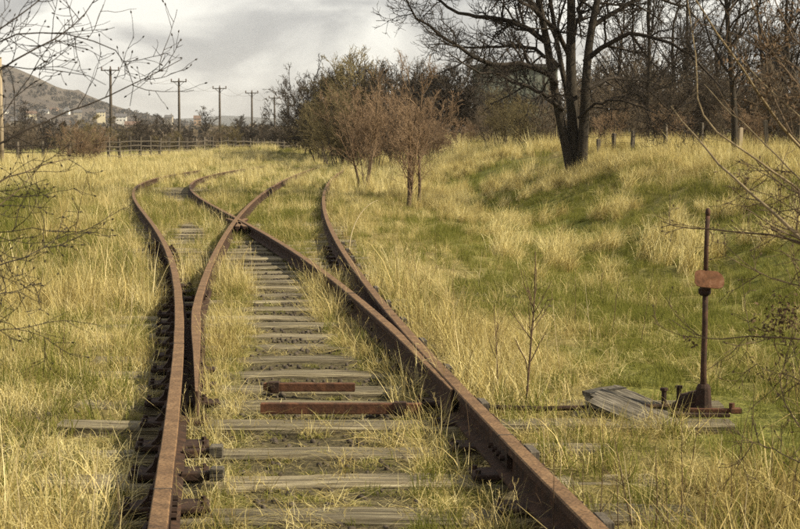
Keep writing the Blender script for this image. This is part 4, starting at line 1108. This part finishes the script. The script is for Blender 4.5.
sh, org_, (B_, Rr_, c1_, r1_) = reaching_shrub("leaning_shrub", (1.75, 5.2, 1.75), right_br, "bare shrub at right whose pale crossing branches reach in front of the bank and post", "shrub", 'branch_brown', 52, 9, True, (.08, .30), .0012, 4)
# a few withered leaf clusters still hang on it
g = np.random.default_rng(9)
Vs, Fs, o_ = [], [], 0
for px, py, d, n, s in [(778, 322, 5.2, 34, .040), (792, 312, 5.2, 26, .034), (768, 330, 5.2, 16, .028), (688, 341, 5.4, 5, .014), (786, 20, 5.2, 50, .05), (760, 90, 5.4, 34, .045), (795, 95, 5.3, 40, .045), (770, 46, 5.3, 30, .04), (735, 60, 5.4, 18, .03), (785, 372, 5.3, 14, .04)]:
    c0 = at(px, py, d) - org_
    for _ in range(n * 3):
        c = c0 + g.normal(0, s * .8, 3); a = norm(g.normal(size=3)); b = norm(np.cross(a, g.normal(size=3))); L_ = g.uniform(.006, .012); w_ = L_ * .38; up_ = np.cross(a, b) * L_ * .25
        Vs.append(np.stack([c - a * L_, c + b * w_ + up_, c + a * L_, c - b * w_ + up_])); Fs.append(np.array([[0, 1, 2, 3]]) + o_); o_ += 4
tag(add("withered_leaves", mesh_np("withered_leaves", np.concatenate(Vs), np.concatenate(Fs), M['dead_leaf']), sh), kind='stuff')

# ------------------------------------------------------------------ tall dead weeds one can pick out
def weed(px, base_py, top_px, lean, label, group=None, branches=5, r=.004, seed=0, m='weed', z=None, bl=(.12, .30)):
    x, y = ground_xy(px, base_py, 0.0)
    if y > 60 or y < 0: y = 60
    zz = float(H(x, y)); x, y = ground_xy(px, base_py, zz); zz = float(H(x, y))
    h = CAM_Z + (139 - top_px) / FPX * y - zz
    g = np.random.default_rng(seed)
    S = growpoly(np.array([[0, 0, -.03]]), norm(np.array([[lean, g.normal(0, .05), 1.0]])), np.array([h]), 14, .02, .035, g)
    SR = (r * np.linspace(1, .35, 14))[None]
    sets = [(S, SR, 5)]
    if branches:
        b, q = sprout(S, SR, branches, g, .18, .75, (bl[0] * h / .8, bl[1] * h / .8), False, .3, (25, 45), .05, .07, 7, .6, r * .3, .5)
        b2, q2 = sprout(b, q, 3, g, .3, 1, (.2, .5), True, .3, (25, 50), .06, .08, 5, .7, r * .22, .6)
        sets += [(b, q, 4), (b2, q2, 3)]
    o = empty("dead_weed", (x, y, zz), label, "weed", group)
    add("stem", wood_mesh("stem", sets[:1], M[m]), o)
    if branches: add("sprays", wood_mesh("sprays", sets[1:], M[m]), o)
    return o
weed(526, 412, 246, 0, "tall branching dead weed standing alone between the right rail and the post", None, 11, .0075, 1)
weed(500, 402, 300, -.12, "leaning dead stalk just left of the tall branching weed", None, 5, .005, 2)
weed(638, 540, 432, -.15, "dark stalk leaning left in the bottom grass below the wooden cover", None, 2, .004, 3)
weed(655, 535, 440, .1, "dark upright stalk right of the leaning one at the bottom", None, 2, .0035, 4)
weed(474, 470, 395, -.12, "thin brown stalk right against the right rail", None, 1, .003, 5)
weed(74, 246, 172, .0, "single straight stalk in the green patch at left", None, 0, .006, 6)
weed(220, 178, 132, .0, "upright brown stalk in front of the field fence", None, 4, .008, 7)
weed(272, 187, 152, .02, "thin upright stalk on the pale mound by the far rail", None, 0, .006, 8)
random.seed(33)
for i, (px, py, tp_) in enumerate([(575, 330, 265), (560, 372, 300), (590, 345, 280), (612, 335, 270), (640, 345, 262), (655, 330, 275), (600, 300, 262), (690, 470, 400), (735, 480, 395), (716, 500, 430), (752, 470, 380), (770, 505, 420),
                                   (545, 480, 420), (560, 500, 430), (585, 515, 455), (330, 222, 190), (346, 240, 205), (302, 235, 205), (268, 222, 196), (130, 330, 262), (98, 350, 286), (60, 380, 310), (420, 300, 240), (455, 320, 262), (436, 272, 228), (478, 290, 246), (556, 560, 440), (598, 570, 418), (618, 548, 450), (668, 565, 448), (682, 540, 402), (706, 572, 462), (728, 556, 436), (748, 575, 470), (632, 530, 446), (578, 540, 462), (90, 560, 440), (58, 548, 430), (120, 565, 470), (24, 556, 452)]):
    weed(px, py, tp_, random.uniform(-.12, .12), "thin dead stalk standing up out of the dry grass", "thin dead stalks in the grass", random.choice([0, 1, 2, 3]), .0028, 60 + i, random.choice(['weed', 'weed', 'weed_pale']))
# pale arching bramble stem beside the young trees
x0, y0 = ground_xy(349, 252, 0.0)
z_ = float(H(x0, y0)); org = np.array([x0, y0, z_])
pts = [at(p[0], p[1], y0 + .2 * i / 6) - org for i, p in enumerate([(349, 253), (350, 240), (353, 228), (358, 217), (364, 209), (370, 203), (378, 200)])]
o = empty("bramble_stem", tuple(org), "pale arching bramble stem beside the right rail below the young trees", "bramble")
add("stem", wood_mesh("stem", [(spline(pts, 14)[None], np.linspace(.008, .004, 14)[None], 6)], M['weed_pale']), o)

# ------------------------------------------------------------------ grass: clumps scattered as one uncountable mass
def tuft(name, nb, rad, hmin, hmax, width, lean, curl, m, seed, segs=4, flat=0.0):
    g = np.random.default_rng(seed)
    r = rad * np.sqrt(g.random(nb)); a = g.uniform(0, 2 * np.pi, nb)
    pos = np.c_[r * np.cos(a), r * np.sin(a), np.full(nb, -.02)]
    az = g.uniform(0, 2 * np.pi, nb); th = np.abs(g.normal(0, lean, nb)) + (g.random(nb) < flat) * g.uniform(.7, 1.2, nb)
    cu = g.normal(curl, curl * .8, nb); Ln = g.uniform(hmin, hmax, nb); w = width * g.uniform(.6, 1.3, nb)
    st = Ln / segs; P = [pos]
    dirs = np.c_[np.cos(az), np.sin(az)]
    for i in range(segs):
        t_ = np.clip(th, -2.2, 2.2)
        step = np.c_[dirs * np.sin(t_)[:, None], np.cos(t_)] * st[:, None]
        P.append(P[-1] + step); th = th + cu / segs * (1 + i * .6); dirs = norm(dirs + g.normal(0, .12, dirs.shape))
    P = np.stack(P, 1); P[..., 2] = np.maximum(P[..., 2], .004 + .03 * g.random(nb)[:, None] * (np.arange(segs + 1) > 0) - .02 * (np.arange(segs + 1) == 0))
    side = np.c_[-np.sin(az), np.cos(az), np.zeros(nb)]; tw = g.uniform(-.9, .9, nb)
    side = norm(side + tw[:, None] * np.c_[np.cos(az), np.sin(az), np.zeros(nb)])
    wid = w[:, None] * np.array([.8, 1.0, .85, .6, .12])[None, :segs + 1] if segs == 4 else w[:, None] * np.linspace(1, .15, segs + 1)[None]
    V = np.stack([P - side[:, None] * wid[..., None] / 2, P + side[:, None] * wid[..., None] / 2], 2)
    b = np.arange(nb)[:, None] * (segs + 1) * 2; i = np.arange(segs)[None] * 2
    F = np.stack([b + i, b + i + 1, b + i + 3, b + i + 2], -1).reshape(-1, 4)
    sh = np.repeat(g.random(nb), (segs + 1) * 2)
    me = mesh_np(name, V.reshape(-1, 3), F, m, attrs={"shade": sh})
    return bpy.data.objects.new(name, me)

def stalk_tuft(name, nb, rad, hmin, hmax, m, seed):
    """a few stiff seed stalks with a feathery head"""
    g = np.random.default_rng(seed)
    pos = np.c_[g.normal(0, rad, (nb, 2)), np.full(nb, -.02)]
    S = growpoly(pos, norm(np.c_[g.normal(0, .28, (nb, 2)), np.ones(nb)]), g.uniform(hmin, hmax, nb), 7, -.01, .05, g)
    SR = np.tile(np.linspace(.0016, .0008, 7), (nb, 1))
    hb, hr = sprout(S, SR, 7, g, .78, 1.0, (.02, .055), False, .3, (12, 35), .0, .05, 3, 1, .0011, .5)
    v1, f1 = tubes(S, SR, 3); v2, f2 = tubes(hb, hr, 3)
    sh = np.r_[np.repeat(g.random(nb), 21), np.repeat(g.random(len(hb)), 9)]
    return bpy.data.objects.new(name, mesh_np(name, np.r_[v1, v2], np.r_[f1, f2 + len(v1)], m, attrs={"shade": sh}))

def scatter(name, protos, pts, rot, scl, pick, tint, label):
    c = bpy.data.collections.new(name + "_clumps")
    for o in protos: c.objects.link(o)
    me = bpy.data.meshes.new(name); me.vertices.add(len(pts)); me.vertices.foreach_set("co", np.asarray(pts, np.float32).ravel())
    for an, ty, arr, key in (("rot", 'FLOAT_VECTOR', rot, "vector"), ("scl", 'FLOAT_VECTOR', scl, "vector"), ("pick", 'INT', pick, "value"), ("tint", 'FLOAT', tint, "value")):
        at_ = me.attributes.new(an, ty, 'POINT'); at_.data.foreach_set(key, np.asarray(arr, np.int32 if ty == 'INT' else np.float32).ravel())
    o = add(name, me); tag(o, label, None, None, 'stuff')
    t = bpy.data.node_groups.new(name, 'GeometryNodeTree')
    t.interface.new_socket("Geometry", in_out='INPUT', socket_type='NodeSocketGeometry'); t.interface.new_socket("Geometry", in_out='OUTPUT', socket_type='NodeSocketGeometry')
    gi = t.nodes.new("NodeGroupInput"); go = t.nodes.new("NodeGroupOutput"); ip = t.nodes.new("GeometryNodeInstanceOnPoints"); ci = t.nodes.new("GeometryNodeCollectionInfo")
    ci.inputs["Collection"].default_value = c; ci.inputs["Separate Children"].default_value = True; ci.inputs["Reset Children"].default_value = True
    def na(n_, ty):
        x = t.nodes.new("GeometryNodeInputNamedAttribute"); x.data_type = ty; x.inputs["Name"].default_value = n_; return x.outputs["Attribute"]
    t.links.new(gi.outputs[0], ip.inputs["Points"]); t.links.new(ci.outputs[0], ip.inputs["Instance"]); ip.inputs["Pick Instance"].default_value = True
    t.links.new(na("pick", 'INT'), ip.inputs["Instance Index"])
    t.links.new(na("rot", 'FLOAT_VECTOR'), ip.inputs["Rotation"]); t.links.new(na("scl", 'FLOAT_VECTOR'), ip.inputs["Scale"])
    t.links.new(ip.outputs[0], go.inputs[0])
    md = o.modifiers.new("clumps", 'NODES'); md.node_group = t
    return o

def sample(n, y0, y1, margin=1.35, power=1.0):
    """points spread evenly over the ground that the view, widened, takes in"""
    y = np.sqrt(rng.uniform(y0 ** 2, y1 ** 2, n)); half = .236 * margin
    x = rng.uniform(-1, 1, n) * (half * y + .6)
    return x, y

def thin(x, y, kind):
    """chance that a clump stands here, and its height"""
    dA, dB, dC, dD = x - railA(y), x - railB(y), x - railC(y), x - railD(y)
    dr = np.minimum(np.abs(dA), np.abs(dD))
    bl = np.where(y > 9, np.minimum(np.abs(dB), np.abs(dC)), 9)
    dr = np.minimum(dr, bl)
    vis = 1 - sstep(60, 80, y)
    p = np.ones_like(x); h = np.ones_like(x)
    mid = (dA > 0) & (dD < 0); bA, bB = railA(y), np.where(y > 9, railB(y), railA(y) + 9)
    clear = np.where(y < 34, .065, .08) if kind != 'far' else .10
    p = np.where((dr < clear) & (y < 66), 0, p)
    p = p * (1 - bare_mask(x, y) * .95)
    p = np.where(mid & (y < 30) & (bl > .06), np.maximum(p, 1 - 2.2 * open_strip(x, y + .15) - 1.2 * open_strip(x, y + .5) * (y > 9.5) - .9 * (1 - sstep(.08, .16, np.abs(dD))) - .9 * (1 - sstep(.06, .12, np.abs(dA))) - 1.2 * ((dB < 0) & (bB - bA < .32))), p)
    mid = (dA > 0) & (dD < 0)
    h = np.where(mid & (y < 24), .8, h)
    h = np.where((np.abs(dA + .16) < .2) & (y < 24), h * .8, h)
    h = h * (.75 + .25 * sstep(.1, .4, dr))
    # view past the rails: what stands right in front of a rail stays low
    fA = (dA < .1) & (dA > -.35) & (y > 20) & (y < 36); h = np.where(fA, h * .6, h)
    fD = (np.abs(dD + .1) < .5) & (y > 20) & (y < 33); h = np.where(fD, h * .7, h)
    fr = (y > 20) & (y < 64) & (bl < .5); h = np.where(fr, h * .85, h)
    pst = (x > 1.05) & (x < 2.2) & (y > 7.9) & (y < 10.3); h = np.where(pst, h * np.where(y < 8.75, .75, .5), h); p = np.where(pst, p * np.where((y > 9.1) & (y < 9.8), .25, .6), p)
    op = np.maximum(open_strip(x, y + .3), open_strip(x, y + .9) * sstep(9, 12, y)); h = h * (1 - .65 * op); p = p * (1 - .9 * open_strip(x, y) * sstep(9, 10, y))
    # sparse low grass where the far rails stay in sight
    bc = np.minimum(np.abs(x - railB(y)), np.abs(x - railC(y)))
    seen = (y > 33) & (y < 96) & (bc < .5 + .012 * y); h = np.where(seen, h * .78, h)
    seen = (y > 34) & (y < 58) & (np.abs(dA) < .8); h = np.where(seen, h * .85, h)
    seen = (y > 33) & (y < 64) & (np.abs(dD) < .7); h = np.where(seen, h * .85, h)
    hol = (dD > .45) & (dD < 6.5) & (y > 9.5) & (y < 48); h = np.where(hol, h * .66, h)
    return p, h

def rots(n, tilt=.12):
    return np.c_[rng.normal(0, tilt, n), rng.normal(0, tilt, n), rng.uniform(0, 6.283, n)]

dry_near = [tuft("dry_clump", 46, .12, .14, .36, .0034, .50, 1.3, M['dry'], 500 + i, flat=.25) for i in range(5)] + [tuft("dry_tall_clump", 34, .09, .26, .48, .0034, .28, .9, M['dry'], 520 + i, flat=.2) for i in range(3)] \
    + [tuft("matted_clump", 52, .15, .16, .36, .0034, 1.0, .6, M['dry'], 540 + i, flat=.5) for i in range(4)] \
    + [tuft("loose_clump", 7, .12, .3, .55, .0052, .6, .9, M['straw'], 550 + i) for i in range(2)]
green_near = [tuft("green_clump", 44, .09, .06, .16, .0040, .40, .7, M['green'], 560 + i) for i in range(4)] + [tuft("green_tall_clump", 32, .06, .14, .28, .0042, .30, .8, M['green'], 570 + i) for i in range(2)]
stalk_near = [stalk_tuft("stalk_clump", 5, .10, .35, .62, M['straw'], 580 + i) for i in range(4)]
dry_far = [tuft("far_dry_clump", 46, .24, .22, .50, .011, .34, .8, M['dry'], 600 + i, segs=3, flat=.2) for i in range(5)] + [tuft("far_dry_tall_clump", 40, .20, .38, .65, .011, .24, .6, M['dry'], 610 + i, segs=3, flat=.1) for i in range(3)]
green_far = [tuft("far_green_clump", 48, .22, .10, .26, .011, .45, .7, M['green'], 620 + i, segs=3) for i in range(4)]

def build_scatter(name, protos, x, y, kind, keep, scale, tintf, label, npick, tall=None):
    p, h = thin(x, y, kind)
    ok = rng.random(len(x)) < p * keep
    x, y, h = x[ok], y[ok], h[ok]; sc = scale(x, y) * h; tnt = np.clip(tintf(x, y), 0, 1)
    n = len(x); s = sc * rng.uniform(.75, 1.25, n); wv = np.clip(s, .75, 1.4) * 1.0
    z = H(x, y)
    pk = rng.integers(0, npick, n)
    if tall is not None:
        t_ = rng.random(n) < tall(x, y); pk = np.where(t_, rng.integers(npick, len(protos), n), pk)
    scatter(name, protos, np.stack([x, y, z], 1), rots(n, .16), np.stack([wv, wv, s], 1), pk, tnt, label)
    print(name, n)
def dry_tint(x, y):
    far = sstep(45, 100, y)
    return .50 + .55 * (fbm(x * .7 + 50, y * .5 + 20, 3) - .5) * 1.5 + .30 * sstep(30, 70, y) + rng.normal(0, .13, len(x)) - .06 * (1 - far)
def grn_tint(x, y): return .42 + .9 * (fbm(x * .8 + 5, y * .6 + 70, 3) - .5) + rng.normal(0, .14, len(x))

def dens_dry(x, y):
    inn = (x > railA(y)) & (x < railD(y)) & (y < 30)
    d = np.clip(1.0 - 1.0 * green_mask(x, y), .10, 1) * (.35 + .65 * sstep(.35, .55, fbm(x * 1.3 + 8, y * 1.1 + 4, 2)))
    u = x - railD(y)
    d = d * (1 - .5 * sstep(1.2, 2.2, u) * (1 - sstep(5.5, 8, u)) * (1 - sstep(45, 60, y)))
    return np.where(inn, np.maximum(d, .75), d)
def tallness(x, y): return .30 + .45 * sstep(.45, .65, fbm(x * .9 + 31, y * .6 + 14, 2))
def size(x, y):
    u = x - railD(y); w = railA(y) - x
    s = .42 + 1.0 * sstep(.25, .8, fbm(x * 1.3 + 71, y * .9 + 33, 2)) - .15 * green_mask(x, y)
    s = s * (1 + .25 * sstep(.5, 1.2, w) * (1 - sstep(8, 11, y)))
    s = s * (1 + .10 * sstep(.3, 1.0, u) * (1 - sstep(8, 9.5, y))) * (1 - .3 * sstep(.4, 1.0, u) * sstep(9, 11, y) * (1 - sstep(22, 30, y)))
    return s
x, y = sample(14000, 2.6, 19); build_scatter("dry_grass", dry_near, x, y, 'near', dens_dry(x, y), size, dry_tint, "pale dry grass matted around and between the rails", 5, lambda x, y: tallness(x, y))
x, y = sample(9000, 2.6, 19); build_scatter("green_grass", green_near, x, y, 'near', np.clip(green_mask(x, y) * 1.15 + .10, 0, 1), lambda x, y: .8 + .4 * fbm(x, y, 2), grn_tint, "low green grass and moss growing through the dry grass by the rails", 4, lambda x, y: np.full(len(x), .25))
x, y = sample(900, 2.6, 22); build_scatter("seed_stalks", stalk_near, x, y, 'near', dens_dry(x, y), size, dry_tint, "thin straw stalks with feathery heads among the near grass", 4)
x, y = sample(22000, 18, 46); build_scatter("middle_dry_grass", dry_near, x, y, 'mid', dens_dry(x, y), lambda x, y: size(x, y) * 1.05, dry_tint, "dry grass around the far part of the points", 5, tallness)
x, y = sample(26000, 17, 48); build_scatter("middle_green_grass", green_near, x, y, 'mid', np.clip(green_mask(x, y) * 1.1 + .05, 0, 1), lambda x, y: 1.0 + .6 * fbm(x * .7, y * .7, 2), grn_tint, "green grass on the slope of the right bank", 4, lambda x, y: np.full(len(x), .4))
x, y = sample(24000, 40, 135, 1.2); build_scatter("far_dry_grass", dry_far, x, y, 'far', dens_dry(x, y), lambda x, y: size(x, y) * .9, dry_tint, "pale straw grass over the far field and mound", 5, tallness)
x, y = sample(9000, 40, 120, 1.2); build_scatter("far_green_grass", green_far, x, y, 'far', np.clip(green_mask(x, y) * 1.1, 0, 1), lambda x, y: 1.0 + .5 * fbm(x * .7, y * .7, 2), grn_tint, "green grass showing through the far field", 4)

x, y = sample(9000, 3.5, 24); ok = rng.random(len(x)) < open_strip(x, y) * .5 * (1 - .9 * sstep(9, 11.5, y)) + .12 * (y < 12) * ((x > railA(y) + .2) & (x < railD(y) - .2))
x, y = x[ok], y[ok]; n = len(x); s = rng.uniform(.25, .55, n)
lit = [tuft("straw_litter", 16, .12, .12, .30, .0040, 1.3, .2, M['dry'], 800 + i, flat=1.0) for i in range(3)] + [tuft("moss_clump", 40, .08, .03, .08, .0045, .5, .8, M['green'], 810 + i) for i in range(3)]
scatter("straw_litter", lit, np.stack([x, y, H(x, y) + .01], 1), rots(n, .05), np.stack([s * 1.3, s * 1.3, s], 1), rng.integers(0, 6, n), np.clip(rng.normal(.6, .2, n), 0, 1), "broken straw and yellow moss lying between the sleepers")

# tussocks of long grass on the bank top, leaning with the wind
tus = [tuft("tussock", 150, .20, .35, .75, .0075, .30, 1.0, M['dry'], 700 + i) for i in range(4)]
n = 1700
y = np.sqrt(rng.uniform(20 ** 2, 62 ** 2, n)); u = rng.uniform(2.2, 13.0, n); x = railD(y) + u
keep = (fbm(x * .5 + 91, y * .4 + 12, 2) > .52 - .08 * sstep(6, 9, u)) & (x < .32 * y)
x = np.r_[x[keep], bt[0] + rng.normal(0, .9, 90)]; y = np.r_[y[keep], BT_Y - 1.0 + rng.normal(0, .45, 90)]; keep = np.ones(len(x), bool)
x, y = x[keep], y[keep]; n = len(x); s = rng.uniform(.40, .95, n)
scatter("tussock_grass", tus, np.stack([x, y, H(x, y)], 1), np.c_[rng.normal(0, .12, n), rng.normal(.22, .12, n), rng.uniform(-.6, .6, n)], np.stack([s, s, s], 1), rng.integers(0, 4, n), np.clip(rng.normal(.6, .15, n), 0, 1), "long straw tussocks leaning on the right bank")

# ------------------------------------------------------------------ ballast and cinders
def stone_mesh(seed):
    g = np.random.default_rng(seed)
    t = (1 + 5 ** .5) / 2
    v = norm(np.array([(-1, t, 0), (1, t, 0), (-1, -t, 0), (1, -t, 0), (0, -1, t), (0, 1, t), (0, -1, -t), (0, 1, -t), (t, 0, -1), (t, 0, 1), (-t, 0, -1), (-t, 0, 1)], float))
    f = [(0, 11, 5), (0, 5, 1), (0, 1, 7), (0, 7, 10), (0, 10, 11), (1, 5, 9), (5, 11, 4), (11, 10, 2), (10, 7, 6), (7, 1, 8), (3, 9, 4), (3, 4, 2), (3, 2, 6), (3, 6, 8), (3, 8, 9), (4, 9, 5), (2, 4, 11), (6, 2, 10), (8, 6, 7), (9, 8, 1)]
    v = v * g.uniform(.7, 1.15, (12, 1)) * np.array([1, .8, .6]) * .020
    return bpy.data.objects.new("ballast_stone", mesh_np("ballast_stone", v, f, M['stone']))
x, y = sample(60000, 3, 30, 1.0)
ok = rng.random(len(x)) < np.clip(bare_mask(x, y) * 1.0 - .1, 0, 1)
on_sleeper = np.zeros(len(x), bool)
for sy in sleeper_ys: on_sleeper |= (np.abs(y - sy - .01) < .17)
ok &= ~(on_sleeper & (rng.random(len(x)) < .93)) & (np.minimum(np.abs(x - railA(y)), np.abs(x - railD(y))) > .075)
x, y = x[ok], y[ok]; n = len(x); s = rng.uniform(.5, 1.35, n)
scatter("ballast", [stone_mesh(i) for i in range(6)], np.stack([x, y, H(x, y) + .004], 1), rng.uniform(0, 6.28, (n, 3)), np.stack([s, s, s], 1), rng.integers(0, 6, n), rng.random(n), "dark ballast stones and cinders between the sleepers and beside the rails")
print("ballast", n)

# ------------------------------------------------------------------ the air
HAZE = 0.00011
if HAZE:
    hm = bpy.data.materials.new("pale_air"); hm.use_nodes = True; t = hm.node_tree; t.nodes.clear()
    ho = t.nodes.new("ShaderNodeOutputMaterial"); hv = t.nodes.new("ShaderNodeVolumePrincipled"); hv.inputs["Density"].default_value = HAZE; hv.inputs["Color"].default_value = (.80, .80, .80, 1)
    t.links.new(hv.outputs[0], ho.inputs["Volume"])
    P = Poly(); P.box((0, 4400, 98), (9400, 9300, 204)); tag(add("haze", P.mesh("haze", hm)), kind='stuff')
